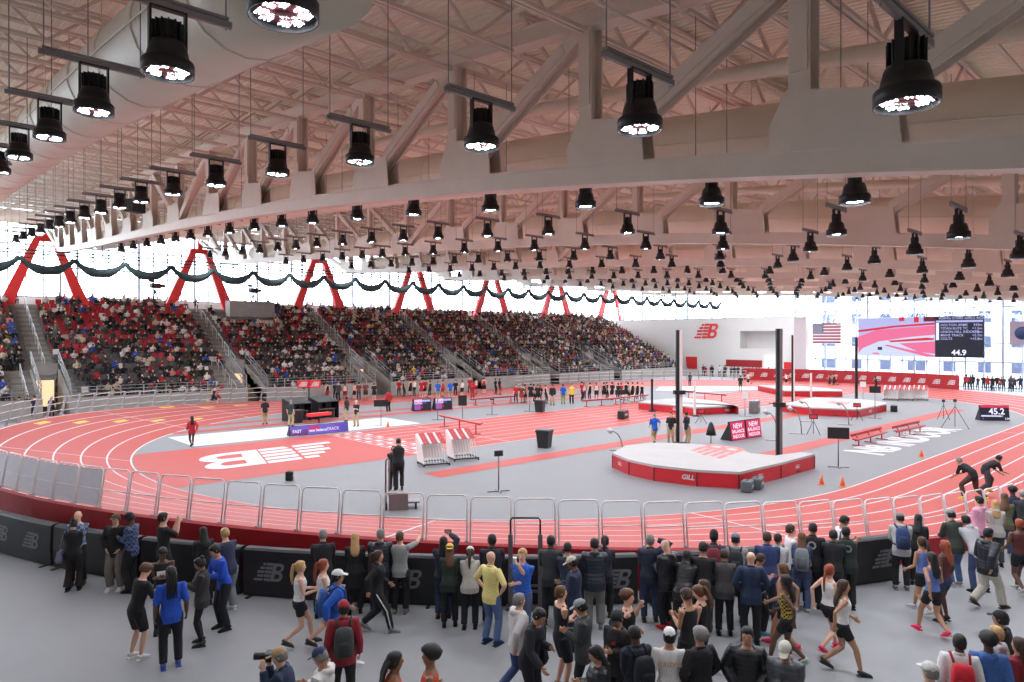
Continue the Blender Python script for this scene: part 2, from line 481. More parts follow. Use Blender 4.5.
# gable closers above the end glazing
gb = MB()
for i in range(48):
    ya_, yb_ = Y0 + (Y1 - Y0) * i / 48, Y0 + (Y1 - Y0) * (i + 1) / 48
    zt = zc(max(0, (ya_ + yb_) / 2)) + 4.6; zb = 17.8 if ya_ > YW0 else (17.6 if ya_ > 24 else 15.8)
    zb = min(zb, zt - .1)
    gb.box((X1 + .2, (ya_ + yb_) / 2, (zb + zt) / 2), (.4, yb_ - ya_, zt - zb))
gb.box(((X0 + X1) / 2, Y1 + .2, 18.5), (X1 - X0, .4, 1.4))
struct(gb.build('trim_roof_closer', M_steelw))
# ---- roof deck
dk = MB(); NX = 540; vs = []; fs = []
ys = [Y0 - .4 + (Y1 - Y0 + .8) * j / 26 for j in range(27)]
prof = [(0, 0), (.08, 0), (.10, .05), (.18, .05)]
xl = []
x = X0 - .4
while x < X1 + .4:
    for dx, dz in prof: xl.append((x + dx, dz))
    x += .2
HR = 4.45
for (x, dz) in xl:
    for y in ys: vs.append((x, y, zc(max(-6, y)) + HR + dz))
m_ = len(ys)
for i in range(len(xl) - 1):
    for j in range(m_ - 1): fs.append((i * m_ + j, i * m_ + j + 1, (i + 1) * m_ + j + 1, (i + 1) * m_ + j))
dk.v = vs; dk.f = fs; dk.m = [0] * len(fs); dk.sm = [False] * len(fs)
dk.add([(X0 - .5, Y0 - .5, 0)], [])
for j in range(m_ - 1):
    dk.add([(X0 - .5, ys[j], zc(max(-6, ys[j])) + HR + .25), (X1 + .5, ys[j], zc(max(-6, ys[j])) + HR + .25), (X1 + .5, ys[j + 1], zc(max(-6, ys[j + 1])) + HR + .25), (X0 - .5, ys[j + 1], zc(max(-6, ys[j + 1])) + HR + .25)], [(0, 1, 2, 3)])
struct(dk.build('ceiling', M_deck))
# ---- outside: ground and pale buildings
M_out = mat('outside_paving', (170, 170, 172), .9)
struct(MB().box((60, 60, -1.2), (300, 300, .4)).build('ground_outside', M_out))
M_fac = mat('facade_cream', (205, 205, 208), .8, noise=.02, scale=.3)
M_fac2 = mat('facade_glass', (66, 74, 96), .3, noise=.1, scale=.4)
def building(x, y, sx, sy, h, label, nw, nz, face):
    r = empty('apartment_building', (x, y, -1), 0, label, 'building')
    MB().box((0, 0, h / 2), (sx, sy, h)).build('wall', M_fac, r)
    MB().box((0, 0, h + .3), (sx + .6, sy + .6, .6)).build('roof', M_white, r)
    for j in range(nz):
        for i in range(nw):
            z = 2.6 + j * (h - 3) / nz
            w = MB()
            if face == 'x':
                yy = -sy / 2 + sy * (i + .5) / nw; w.box((-sx / 2 - .02, yy, z), (.12, sy / nw * (.36 if i % 3 else .55), 1.7))
            else:
                xx = -sx / 2 + sx * (i + .5) / nw; w.box((xx, -sy / 2 - .02, z), (sx / nw * .5, .12, 1.7))
            w.build('window', M_fac2, r)
building(130, 30, 16, 46, 22, 'pale apartment building with rows of windows outside the right glass wall', 10, 5, 'x')
building(132, -14, 16, 34, 20, 'pale apartment building beyond the right glass wall, right of the other', 7, 5, 'x')
building(36, 150, 26, 14, 14, 'low pale building far outside the glazing behind the grandstand', 8, 3, 'y')
building(88, 160, 22, 14, 16, 'pale distant building outside the glazing near the stand right end', 6, 3, 'y')
# ------------------------------------------------------------------ roof trusses, ducts, joists, lamps
XT = [11.26 + 14.04 * k for k in range(7)]
NY = [5.09 + 4.6645 * k for k in range(-2, 15)]
ords = ['nearest the viewer', 'second from the viewer', 'third from the viewer', 'fourth from the viewer', 'fifth from the viewer', 'sixth from the viewer', 'seventh, beside the far end wall']
def curve_beam(mb, x, y0, y1, dz, w, h, n=40, flange=True):
    P = [y0 + (y1 - y0) * i / n for i in range(n + 1)]
    def sec(ww, z0, z1):
        mb.rings([[(x - ww / 2, y, zc(y) + z0), (x + ww / 2, y, zc(y) + z0), (x + ww / 2, y, zc(y) + z1), (x - ww / 2, y, zc(y) + z1)] for y in P], smooth=False)
    if flange:
        sec(w, dz, dz + .05); sec(w, dz + h - .05, dz + h); sec(w * .9, dz + .04, dz + h - .04)
    else: sec(w, dz, dz + h)
def hbeam(mb, a, b, w=.34, d=.3):
    """open steel section: two flanges and a web, flanges facing along the truss"""
    a = Vector(a); b = Vector(b); t = (b - a).normalized(); sx = Vector((1, 0, 0)); n = t.cross(sx).normalized()
    for s in (-1, 1):
        c = sx * (s * d / 2)
        M = Matrix((t, n, sx)).transposed()
        mb.box((a + b) / 2 + c, ((b - a).length, w, .035), M=M)
    mb.box((a + b) / 2, ((b - a).length, .05, d), M=Matrix((t, n, sx)).transposed())
TMESH = None
def make_truss(x, i):
    r = empty('roof_truss', (x, 0, 0), 0, 'white arched steel roof truss spanning the hall, ' + ords[i], 'roof truss', 'arched roof trusses')
    return r
t0 = make_truss(XT[0], 0)
b = MB(); curve_beam(b, 0, NY[0] - 6, 71.2, 0, .40, .44); b.build('bottom_chord', M_steelw, t0)
b = MB(); curve_beam(b, 0, NY[0] - 6, 79, 3.4, .40, .40); b.build('top_chord', M_steelw, t0)
for k, y in enumerate(NY):
    z0, z1 = zc(y) + .4, zc(y) + 3.45
    p = MB(); hbeam(p, (0, y, z0), (0, y, z1), .36, .34); p.build('post', M_steelw, t0)
    # plate-faced cover of the upper post
    q = MB()
    if y < 37: q.box((-.2, y, (z0 + z1) / 2 + .55), (.05, .30, z1 - z0 - 1.5)); q.build('post_cover', M_steelw, t0)
    if k + 1 < len(NY) or True:
        dirs = []
        if y < 39: dirs.append(-1)
        if y > 36: dirs.append(1)
        for s in dirs:
            yn = y + s * 4.6645
            if yn > 76: continue
            d = MB(); hbeam(d, (0, y + s * .15, zc(y) + .45), (0, yn - s * .1, zc(yn) + 3.4), .32, .3)
            d.box((-.17, (y + yn) / 2 + s * .35, (zc(y) + .45 + zc(yn) + 3.4) / 2 + .25), (3.0, .26, .05), M=Matrix((Vector((0, yn - y, zc(yn) - zc(y) + 2.95)).normalized(), Vector((0, -(zc(yn) - zc(y) + 2.95), yn - y)).normalized(), Vector((1, 0, 0)))).transposed())
            d.build('diagonal', M_steelw, t0)
    s = -1 if y < 36 else 1
    g = MB()
    po = [(y - s * .5, .42), (y + s * 1.55, .42), (y + s * 1.45, 1.28), (y - s * .2, 1.42), (y - s * .5, .85)]
    for xx in (-.19, .19):
        vs = [(xx - .015, a, zc(a) + c) for a, c in po] + [(xx + .015, a, zc(a) + c) for a, c in po]; n = 5
        g.add(vs, [(0, 1, 2, 3, 4), (9, 8, 7, 6, 5)] + [(a, (a + 1) % 5, 5 + (a + 1) % 5, 5 + a) for a in range(5)])
    g.build('gusset_plate', M_steelw, t0)
e = MB(); hbeam(e, (0, 70.6, zc(70.6) + .3), (0, 78, zc(78) + 2.6), .34, .34); hbeam(e, (0, 70.6, zc(70.6) + .3), (0, 75.5, zc(75) + 3.4), .3, .3); e.build('end_strut', M_steelw, t0)
for i in range(1, 7): dup(t0, (XT[i], 0, 0), 0, 'white arched steel roof truss spanning the hall, ' + ords[i])
# red A-shaped frames
wordsA = ['leftmost in view', 'second from the left', 'third from the left', 'fourth from the left', 'fifth from the left', 'sixth from the left', 'rightmost, by the stand end']
f0 = empty('slanted_column', (XT[0], 78, 9.1), 0, 'red steel A-shaped frame behind the grandstand, ' + wordsA[0], 'steel frame', 'red A-shaped frames')
for s in (-1, 1):
    b = MB()
    rg = []
    for z, hw in ((0, .56), (6.4, .3)):
        xx = s * (3.1 - 2.45 * z / 6.4)
        rg.append([(xx - hw, -.25, z), (xx + hw, -.25, z), (xx + hw, .25, z), (xx - hw, .25, z)])
    b.rings(rg, smooth=False); b.build('leg', M_redframe, f0)
b = MB(); b.box((0, 0, 6.45), (2.0, .6, .22)); b.box((0, 0, 6.2), (.9, .3, .3)); b.box((0, 0, 7.0), (.5, .5, .9)); b.build('cap_plate', M_redframe, f0)
for s in (-1, 1):
    MB().box((s * 3.1, 0, .05), (1.3, .9, .2)).build('base_plate', M_redframe, f0)
for i in range(1, 7): dup(f0, (XT[i], 78, 9.1), 0, 'red steel A-shaped frame behind the grandstand, ' + wordsA[i])
# bar joists between trusses
jm = MB(); L = 14.04
for z in (3.32, 4.33):
    for s in (-1, 1): jm.box((L / 2, s * .06, z), (L - .3, .07, .08))
nw = 12
for i in range(nw):
    xa = .2 + (L - .4) * i / nw; xb = .2 + (L - .4) * (i + 1) / nw
    za, zb = (3.32, 4.33) if i % 2 else (4.33, 3.32)
    jm.beam((xa, 0, za), (xb, 0, zb), .07, .07, up=(0, 1, 0))
jme = jm.mesh('roof_joist', [M_steelw])
JY = [-4.2 + 2.33225 * i for i in range(38)]
for k in range(-1, 7):
    for y in JY:
        if y > 84 or (k == 6 and False): continue
        if XT[0] + 14.04 * k > 90: continue
        o = bpy.data.objects.new('roof_joist', jme); COL.objects.link(o)
        o.location = (XT[0] + 14.04 * k, y, zc(y)); 
        tag(o, 'white open-web bar joist under the corrugated roof deck', 'roof joist', 'bar joists between the trusses')
# round ducts and pipes, each following the arch
def arch_tube(name, x, y0, y1, off, r, m, label, cat, seams=0, group=None, n=18):
    P = [(x, y0 + (y1 - y0) * i / 40, zc(y0 + (y1 - y0) * i / 40) + off) for i in range(41)]
    o = MB().tube(P, r, n).build(name, m)
    tag(o, label, cat, group)
    if seams:
        q = MB(); y = y0 + 2
        while y < y1:
            q.tube([(x, y - .03, zc(y) + off), (x, y + .03, zc(y) + off)], r + .025, n); y += seams
        q.build('seam', m, o)
        h = MB(); y = y0 + 3
        while y < y1:
            h.tube([(x, y, zc(y) + off + r), (x, y, zc(y) + 3.4)], .012, 4); y += seams * 1.5
        h.build('hanger', m, o)
        ln = MB()
        ln.tube([(x - r - .01, p[1], p[2] - .05) for p in P], .02, 4); ln.build('long_seam', m, o)
arch_tube('air_duct', 3.5, 7, 72, 1.3, .8, M_duct, 'large round air duct at upper left, nearest of the ducts', 'duct', 2.4, 'round air ducts')
for i, w in enumerate(['just behind the nearest truss', 'behind the second truss', 'behind the third truss', 'behind the fourth truss', 'behind the fifth truss', 'behind the sixth truss']):
    arch_tube('air_duct', 14.2 + 14.04 * i, -8, 70, 1.3, .8, M_duct, 'large round painted air duct running ' + w, 'duct', 4.2, 'round air ducts')
    arch_tube('roof_pipe', 12.6 + 14.04 * i, -8, 66, 2.35, .16, M_duct, 'slim round pipe under the roof ' + w, 'pipe', 0, 'slim roof pipes', 10)
py = [3.2, 8.0, 12.6, 17.4, 26.5, 35.6, 45, 54]
for i, y in enumerate(py):
    b = MB(); b.tube([(X0, y, zc(y) + 2.95), (X1, y, zc(y) + 2.95)], .035, 6); b.build('sprinkler_pipe', M_steelw)
    tag(bpy.data.objects[-1] if False else COL.objects[-1], 'thin white sprinkler pipe running lengthwise under the roof', 'pipe', 'thin sprinkler pipes')
M_unit = mat('duct_unit_dark', (70, 62, 60), .7)
# big supply boxes with louvres, upper right
for j, (x, y) in enumerate(((18.5, 1.5), (19.5, 10))):
    r = empty('air_handler', (x, y, zc(y) + 2.55), 0, ('pale rectangular air handling box under the roof at upper right', 'pale rectangular air box above the second lamp row')[j], 'air handler')
    MB().box((0, 0, .3), (3.4, 2.4, .6)).build('casing', M_duct, r)
    l = MB()
    for k in range(6): l.box((0, -.9 + .36 * k, -.02), (2.6, .22, .04))
    l.build('louvre', M_unit, r)
# ---- lamps
M_lampg = mat('lamp_housing', (44, 43, 44), .45, metal=.3, noise=.05)
M_strut = mat('strut_steel', (150, 148, 148), .4, metal=.4, noise=.05)
M_lens = mat('lamp_lens', (50, 22, 26), .1, noise=0)
led = bpy.data.materials.new('led_light'); led.use_nodes = True
_n = led.node_tree; _n.nodes.clear(); _e = _n.nodes.new('ShaderNodeEmission'); _oo = _n.nodes.new('ShaderNodeOutputMaterial')
_e.inputs[0].default_value = (.86, .92, 1.0, 1); _e.inputs[1].default_value = LED; _n.links.new(_e.outputs[0], _oo.inputs[0])
led2 = led.copy(); led2.name = 'led_light_dotted'; led2.node_tree.nodes['Emission'].inputs[1].default_value = LED * 2.2
def make_lamp(fine):
    r = empty('roof_lamp', (0, 0, 0))
    b = MB()
    b.box((0, 0, .66), (1.28, .045, .07)); b.box((0, 0, .72), (1.2, .07, .03))
    b.build('strut', M_strut, r)
    b = MB()
    for s in (-1, 1): b.tube([(s * .58, 0, .6), (s * .58, 0, 3.6)], .009, 5)
    b.build('hanger_rod', M_strut, r)
    b = MB()
    for s in (-1, 1): b.box((s * .17, 0, .42), (.022, .07, .44))
    b.box((0, 0, .63), (.36, .07, .02)); b.build('yoke', M_lampg, r)
    n = 20 if fine else 12
    h = MB().lathe([(.05, .30), (.15, .30), (.17, .27), (.19, .2), (.205, .12), (.235, .11), (.25, .09), (.25, -.03 if fine else -.045), (.238, -.03 if fine else -.045), (.236, .012)], n=n, cap=True)
    h.build('housing', M_lampg, r)
    s_ = MB()
    m = 14 if fine else 8
    s_.lathe([(.115, .29), (.115, .50), (.03, .52)], n=n)
    if fine:
        for k in range(m):
            a = 2 * PI * k / m; s_.box((.125 * math.cos(a), .125 * math.sin(a), .4), (.05, .012, .2), rz=a)
    s_.build('heat_sink', M_lampg, r)
    MB().lathe([(.01, .004), (.232, .004), (.232, .014)], n=n).build('lens', M_lens, r)
    e = MB()
    if not fine:
        e.lathe([(.05, -.003), (.15, -.002)], n=8, cap=False); e.f = [f[::-1] for f in e.f]
    for qx in (-1, 1):
        for qy in (-1, 1):
            if fine:
                e = MB()
                for i in range(6):
                    for j in range(6):
                        x, y = .035 + i * .031, .035 + j * .031
                        if math.hypot(x, y) > .20 or x + y < .11: continue
                        if (i * 7 + j * 3) % 5 == 0: continue
                        e.add([(qx * x, qy * y, -.002), (qx * (x + .012), qy * y, -.002), (qx * (x + .012), qy * (y + .012), -.002), (qx * x, qy * (y + .012), -.002)], [(0, 1, 2, 3)[::-1] if qx * qy > 0 else (0, 1, 2, 3)])
                e.build('led_cluster', led2, r)
    if not fine: e.build('led_cluster', led, r)
    return r
YL = [1.95, 4.65, 7.4, 10.75, 14.2, 17.9, 21.4, 24.8, 27.6, 30.5, 33.5, 36.5, 39.2, 41.8, 44.6, 47.6, 50.8, 54]
XL = [2.12, 6.2] + [12.23 + 6.03 * k for k in range(15)]
protoF = protoC = None
rown = ['first', 'second', 'third', 'fourth', 'fifth', 'sixth', 'seventh', 'eighth', 'ninth', 'tenth', 'eleventh', 'twelfth', 'thirteenth', 'fourteenth', 'fifteenth', 'sixteenth', 'seventeenth', 'eighteenth']
for i, x in enumerate(XL):
    for j, y in enumerate(YL):
        if i == 0 and j == 0: continue
        fine = i < 2
        loc = (x, y + (.1 if i == 0 else 0), zc(y) - .28)
        lab = 'dark bell-shaped roof lamp, %s across in the %s row from the viewer' % (rown[j], rown[i])
        if fine:
            if protoF is None: protoF = make_lamp(True); o = protoF; o.location = loc
            else: o = dup(protoF, loc)
        else:
            if protoC is None: protoC = make_lamp(False); o = protoC; o.location = loc
            else: o = dup(protoC, loc)
        tag(o, lab, 'lamp', 'roof lamps')
# dark loudspeaker under the roof by the left lamps
spk = empty('ceiling_speaker', (10.4, 42.9, onX(135, 208, 10.4)[1]), R(30), 'black box loudspeaker hung among the left roof lamps', 'loudspeaker')
MB().box((0, 0, .1), (.9, .6, .7)).build('cabinet', M_black, spk); MB().box((0, -.31, .1), (.8, .02, .6)).build('grille', M_lampg, spk)
MB().tube([(0, 0, .4), (0, 0, 1)], .03).build('bracket', M_strut, spk)
# ---- raised dark netting hanging in swags from two cables
M_net = mat('net_dark_green', (38, 52, 52), .9, noise=.2, scale=6)
nr_ = empty('divider_net', (0, 55, 0), 0, 'dark green divider net gathered up in swags under the roof', 'net')
xs_ = -9.0; zt = 11.6; n_ = MB(); step = 3.1; k = 0
P = []
xend = 92 if False else 80
def swag(mb, xa, xb, z, drop, r0):
    Q = []
    for i in range(13):
        t = i / 12; Q.append((xa + (xb - xa) * t, .05 * math.sin(9 * t), z - drop * (1 - (2 * t - 1) ** 2) ** .9))
    mb.tube(Q, [r0 * (1.25 - .35 * math.cos(2 * PI * i / 12)) * (1 + .15 * math.sin(i * 5)) for i in range(13)], 7)
x = xs_
while x < 71: swag(n_, x, x + step, zt - .25, .85, .2); x += step
x += .25
while x < 92: swag(n_, x, x + step, zt - .25, .85, .2); x += step
n_.build('gathered_net', M_net, nr_)
c_ = MB()
for dy, dz in ((0, 0), (.35, .25), (0, -.28)): c_.tube([(xs_, dy, zt + dz), (92.5, dy, zt + dz)], .05 if dz >= 0 else .03, 6)
c_.build('cable', M_net, nr_)
h_ = MB()
for X in XT: h_.tube([(X, 0, zt), (X, 0, zc(55) + .1)], .05, 6)
h_.build('hanger', M_strut, nr_)
# ------------------------------------------------------------------ fences, barrier, boards, grandstand rails
def circ_near(u, r=27.4, cx=CX1):
    rx, ry = ray(u); A = rx * rx + ry * ry; B = rx * cx + ry * CY; C = cx * cx + CY * CY - r * r
    t = (B - math.sqrt(B * B - A * C)) / A; return t * rx, t * ry
# guard rail panels around the outer edge of the track
def panel_mesh(infill):
    r = empty('track_fence_panel')
    w, h = .97, 1.08
    b = MB(); P = [(-w / 2, 0, 0), (-w / 2, 0, h - .1), (-w / 2 + .03, 0, h - .03), (-w / 2 + .1, 0, h), (w / 2 - .1, 0, h), (w / 2 - .03, 0, h - .03), (w / 2, 0, h - .1), (w / 2, 0, 0)]
    b.tube(P, .021, 7); b.build('frame', M_rail, r)
    MB().tube([(-w / 2, 0, .5), (w / 2, 0, .5)], .016, 6).build('middle_rail', M_rail, r)
    for s in (-1, 1): MB().box((s * w / 2, -.03, .02), (.07, .12, .05)).build('foot_plate', M_grey, r)
    if infill:
        MB().box((0, 0, .54), (w - .06, .012, h - .1)).build('infill_sheet', mat('infill_sheet', (214, 208, 214), .5), r)
    return r
pA, pB = panel_mesh(False), panel_mesh(True)
usedA = usedB = False
cnt = 0
s_start = 2 * SL + LC
pitch_s = 1.055 * RI / 27.4
ns = int(round((LC * .985 + 6) / pitch_s))
for i in range(ns):
    s = s_start + LC * .44 + (LC * .56) * 0 + i * pitch_s
    if s > LTOT + 9: break
    x, y, z = path(s, W + .02); nx, ny = nrm(s)
    rz = math.atan2(ny, nx) + PI / 2          # local -y outward
    d = depth(x, y)
    if d < 1: continue
    u = 512 + F * (math.sin(TH) * x - math.cos(TH) * y) / d
    if u < -30 or u > 1060: continue
    inf_ = u < 108
    src = pB if inf_ else pA
    if (inf_ and not usedB) or (not inf_ and not usedA):
        o = src; o.location = (x, y, z); 
        if inf_: usedB = True
        else: usedA = True
    else: o = dup(src, (x, y, z))
    o.rotation_euler = (R(-9), 0, rz)
    if inf_: tag(o, 'white tubular guard rail panel with pale sheet infill on the near left bend', 'fence', 'sheeted guard rail panels')
    else: tag(o, 'white tubular guard rail panel along the near bend of the track', 'fence', 'open guard rail panels')
# far rails: slanted posts with three rails
def far_panel():
    r = empty('rail_section'); w = 1.5
    b = MB(); b.box((-w / 2, 0, .62), (.07, .13, 1.24)); b.box((w / 2, 0, .62), (.07, .13, 1.24)) if False else None
    b.build('post', M_grey, r)
    c = MB()
    for z in (.35, .8, 1.2): c.tube([(-w / 2, 0, z), (w / 2, 0, z)], .022, 6)
    c.build('rails', M_rail, r)
    MB().box((-w / 2, 0, .03), (.2, .25, .05)).build('base_plate', M_grey, r)
    return r
fp = far_panel(); used = False
def far_run(s0, s1, lean, lab, grp, off=W + .3, zadd=0.0):
    global used
    s = s0
    while s < s1:
        x, y, z = path(s, off); z = path(s, W)[2] + zadd; nx, ny = nrm(s); rz = math.atan2(ny, nx) + PI / 2
        st_ = 1.5 / ((RI + off) / RI if (SL < s % LTOT < SL + LC or s % LTOT > 2 * SL + LC) else 1)
        if not used: o = fp; o.location = (x, y, z); used = True
        else: o = dup(fp, (x, y, z))
        o.rotation_euler = (lean, 0, rz); tag(o, lab, 'railing', grp)
        s += st_
far_run(2 * SL + LC + 1, 2 * SL + LC + LC * .41, R(-12), 'leaning steel rail section on the outer edge of the far left bend', 'leaning rail sections on the left bend')
far_run(SL + LC * .66, SL + LC + 2, 0, 'upright steel rail section at the outer edge of the far right bend', 'upright rail sections on the far bend')
# red banner round the far right bend
bn = MB(); s0 = SL + LC * .371; s1 = SL + LC * .655; rg = []
nb = 34
for i in range(nb + 1):
    x, y, z = path(s0 + (s1 - s0) * i / nb, W + .45); z = .44
    nx, ny = nrm(s0 + (s1 - s0) * i / nb)
    rg.append([(x, y, z), (x + nx * .05, y + ny * .05, z), (x + nx * .05, y + ny * .05, z + 1.6), (x, y, z + 1.6)])
bn.rings(rg, smooth=False)
bn_o = bn.build('banner', M_skirt); tag(bn_o, 'long red banner with white logos curving round the far right bend', 'banner')
bl = MB(); nl = 15
for i in range(nl):
    s = s0 + (s1 - s0) * (i + .5) / nl; x, y, z = path(s, W + .42); nx, ny = nrm(s); z = .44
    decal(bl, LOGO, (x - nx * .02, y - ny * .02, z + .8), (ny, -nx, 0), (0, 0, 1), .5)
bl.build('logo', M_line, bn_o)
# black padded barrier on the concourse
def barrier(a0, a1, logos, label):
    r = empty('padded_barrier', (CX1 + 28.3 * math.cos(R((a0 + a1) / 2)), CY + 28.3 * math.sin(R((a0 + a1) / 2)), 0), 0, label, 'barrier', 'black padded barriers')
    ox, oy = r.location.x, r.location.y
    b = MB(); rg = []
    n = 6
    for i in range(n + 1):
        a = R(a0 + .12 + (a1 - a0 - .24) * i / n); c, s = math.cos(a), math.sin(a)
        def P(rr, z): return (CX1 + rr * c - ox, CY + rr * s - oy, z)
        rg.append([P(28.42, .02), P(28.44, .5), P(28.42, 1.06), P(28.36, 1.1), P(28.2, 1.1), P(28.14, 1.06), P(28.14, .02)])
    b.rings(rg, smooth=False); b.build('cover', M_black, r)
    for a in (a0 + .5, a1 - .5):
        f = MB(); c, s = math.cos(R(a)), math.sin(R(a)); f.box((CX1 + 28.3 * c - ox, CY + 28.3 * s - oy, .01), (.6, .08, .03), rz=R(a)); f.build('foot', M_lampg, r)
    if logos:
        l = MB()
        for q in logos:
            a = R(a0 + (a1 - a0) * q); c, s = math.cos(a), math.sin(a)
            decal(l, LOGO, (CX1 + 28.455 * c - ox, CY + 28.455 * s - oy, .6), (-s, c, 0), (0, 0, 1), .42)
        l.build('logo', M_logo, r)
def angu(u): x, y = circ_near(u, 28.4); return math.degrees(math.atan2(y - CY, x - CX1)) % 360
edges = [angu(-25), angu(53), angu(140), angu(242), angu(350), angu(440), angu(545), angu(640), angu(735), angu(815), angu(900)]
lg_ = [(.42, .78), (), (), (.27,), (.62,), (), (.72,), (.4,), (), (.78,)]
nm_ = ['leftmost in view', 'second from the left', 'third from the left', 'behind the girls in white tops', 'behind the man pointing', 'behind the steel lift frame', 'right of the steel lift frame', 'behind the shaven man in black puffer', 'behind the row of backs right of centre', 'rightmost with a free grey logo']
for i in range(10): barrier(edges[i], edges[i + 1], lg_[i], 'black padded barrier on the concourse, ' + nm_[i])
# ---- rails around the grandstand portals
for j, (a, b) in enumerate(VOM):
    if not GX0 < a < GX1: continue
    for side, x in ((0, a - .06), (1, b + .06)):
        r = empty('portal_railing', (x, YF, 0), 0, 'sloping steel railing on the %s side of grandstand portal number %s from the left' % (('left', 'right')[side], rown[j][:].replace('first', 'one')), 'railing', 'sloping portal railings')
        q = MB(); w = .07
        p0, p1 = (0, .2, ZF + .1), (0, YV - YF, rowz[6] + .5)
        for dz in (.35, .7, 1.05): q.tube([(0, p0[1], p0[2] + dz), (0, p1[1], p1[2] + dz)], .035, 6)
        q.build('rails', M_grey, r)
        for t in (0, .25, .5, .75, 1): q = MB(); q.tube([(0, p0[1] + (p1[1] - p0[1]) * t, p0[2] + (p1[2] - p0[2]) * t), (0, p0[1] + (p1[1] - p0[1]) * t, p0[2] + (p1[2] - p0[2]) * t + 1.05)], .035, 6); q.build('post', M_grey, r)
# front rail on the stand wall
for j in range(len(VOM) + 1):
    xa = GX0 if j == 0 else VOM[j - 1][1]; xb = VOM[j][0] if j < len(VOM) else GX1
    xa = max(xa, GX0); xb = min(xb, GX1)
    if xb - xa < 2: continue
    r = empty('front_railing', (xa, YF + .1, ZF), 0, 'grey rail on the front wall of grandstand block %s from the left' % rown[j], 'railing', 'front rails of the stand')
    q = MB(); L_ = xb - xa
    for z in (.3, .55, .8): q.tube([(.1, 0, z), (L_ - .1, 0, z)], .022, 6)
    q.build('rails', M_grey, r)
    n = int(L_ / 1.6)
    for i in range(n + 1): MB().box((.1 + (L_ - .2) * i / n, 0, .4), (.06, .06, .8)).build('post', M_grey, r)
# aisle hand rails
for j, a in enumerate(AIS):
    if not GX0 < a < GX1: continue
    r = empty('aisle_handrail', (a, 0, 0), 0, 'broken line of grey handrails up the grandstand stair, aisle %s from the left' % rown[j], 'railing', 'stair handrails')
    q = MB()
    for i in range(0, NR - 1, 2):
        xx = 0 if rowy[i] >= YV else -1.7
        y0_, z0_ = rowy[i], rowz[i]
        q.tube([(xx, y0_, z0_), (xx, y0_, z0_ + .85), (xx, y0_ + RD * 1.4, z0_ + .85 + RH * 1.4), (xx, y0_ + RD * 1.4, z0_ + RH)], .028, 6)
    q.build('rails', M_rail, r)
# ---- end wall: red mark, flag, red panels
M_sign = mat('sign_red', (222, 44, 44), .5, noise=0)
ya, za = onX(706, 331, X1)
s_ = MB(); decal(s_, LOGO, (X1 - .05, ya, za), (0, -1, 0), (0, 0, 1), 2.35)
o = s_.build('wall_logo', M_sign); sol = o.modifiers.new('thick', 'SOLIDIFY'); sol.thickness = .06; tag(o, 'red slanted logo mounted on the white end wall', 'sign')
def wallpanel(name, u0, v0, u1, v1, m, label, cat, X=X1 - .06, t=.08):
    ya, za = onX(u0, v0, X); yb, zb = onX(u1, v1, X)
    o = MB().box((0, 0, 0), (t, abs(ya - yb), abs(za - zb))).build(name, m, loc=(X, (ya + yb) / 2, (za + zb) / 2)); tag(o, label, cat); return o, ya, yb, za, zb
wallpanel('wall_panel', 726, 359.5, 762, 367.5, M_skirt, 'long dark red panel low on the white end wall', 'panel')
wallpanel('wall_panel', 686, 356.5, 697, 369, M_sign, 'red panel standing near the left part of the white end wall', 'panel')
wallpanel('wall_panel', 784, 362, 794, 369, M_sign, 'small red panel beside the end wall opening', 'panel')
o, ya, yb, za, zb = wallpanel('flag', 812, 323.5, 841, 343, mat('flag_white', (230, 226, 228), .8), 'stars and stripes flag hung on the end glass wall', 'flag', X=X1 - .5, t=.03)
Wf = abs(ya - yb); Hf = abs(za - zb)
q = MB()
for i in range(0, 13, 2): q.box((-.02, 0, Hf / 2 - Hf * (i + .5) / 13), (.02, Wf, Hf / 13))
q.build('red_stripes', mat('flag_red', (150, 40, 60), .8), o)
q = MB(); q.box((-.035, Wf / 2 - Wf * .2, Hf / 2 - Hf * 3.5 / 13), (.02, Wf * .4, Hf * 7 / 13)); q.build('canton', mat('flag_blue', (48, 50, 96), .8), o)
q = MB()
for i in range(9):
    for k in range(6 if i % 2 == 0 else 5):
        yy = Wf / 2 - Wf * .4 * ((k + (.6 if i % 2 == 0 else 1.1)) / 6.2); zz = Hf / 2 - Hf * 7 / 13 * (i + .8) / 9.6
        P = []
        for a in range(10):
            rr = .1 if a % 2 == 0 else .04; P.append((-.05, yy + rr * math.sin(PI * a / 5), zz + rr * math.cos(PI * a / 5)))
        q.add(P, [tuple(range(10))])
q.build('stars', mat('flag_white', (0, 0, 0)), o)
# ---- video board
def emis(name, rgb, s=1.0):
    m = mat(name, rgb, .5, noise=0, emit=s, spec=.1); m.node_tree.nodes['Principled BSDF'].inputs['Base Color'].default_value = (.02, .02, .025, 1); return m
S_black = emis('screen_black', (24, 26, 38), 1); S_white = emis('screen_white', (236, 236, 255), 1); S_pink = emis('screen_track', (228, 108, 150), 1)
S_grey = emis('screen_grey', (200, 210, 236), 1); S_red = emis('screen_red', (206, 40, 56), 1); S_lil = emis('screen_lilac', (176, 178, 228), 1); S_dk = emis('screen_dark', (100, 28, 44), 1)
XB = 90.0
yl, zt_ = onX(858, 317, XB); yr, zb_ = onX(984, 358, XB); ym = onX(935, 330, XB)[0]
vb = empty('video_board', (XB, (yl + yr) / 2, zb_), 0, 'large hanging video board with a race picture and a black result list', 'video board')
H_ = onX(984, 315.5, XB)[1] - zb_
def bx(name, a, b_, z0, z1, m, x=0, t=.3): return MB().box((x, (a + b_) / 2 - (yl + yr) / 2, (z0 + z1) / 2), (t, abs(a - b_), z1 - z0)).build(name, m, vb)
bx('cabinet', yl, yr, 0, H_, M_black, .2)
pic = MB(); Lp = yl - ym
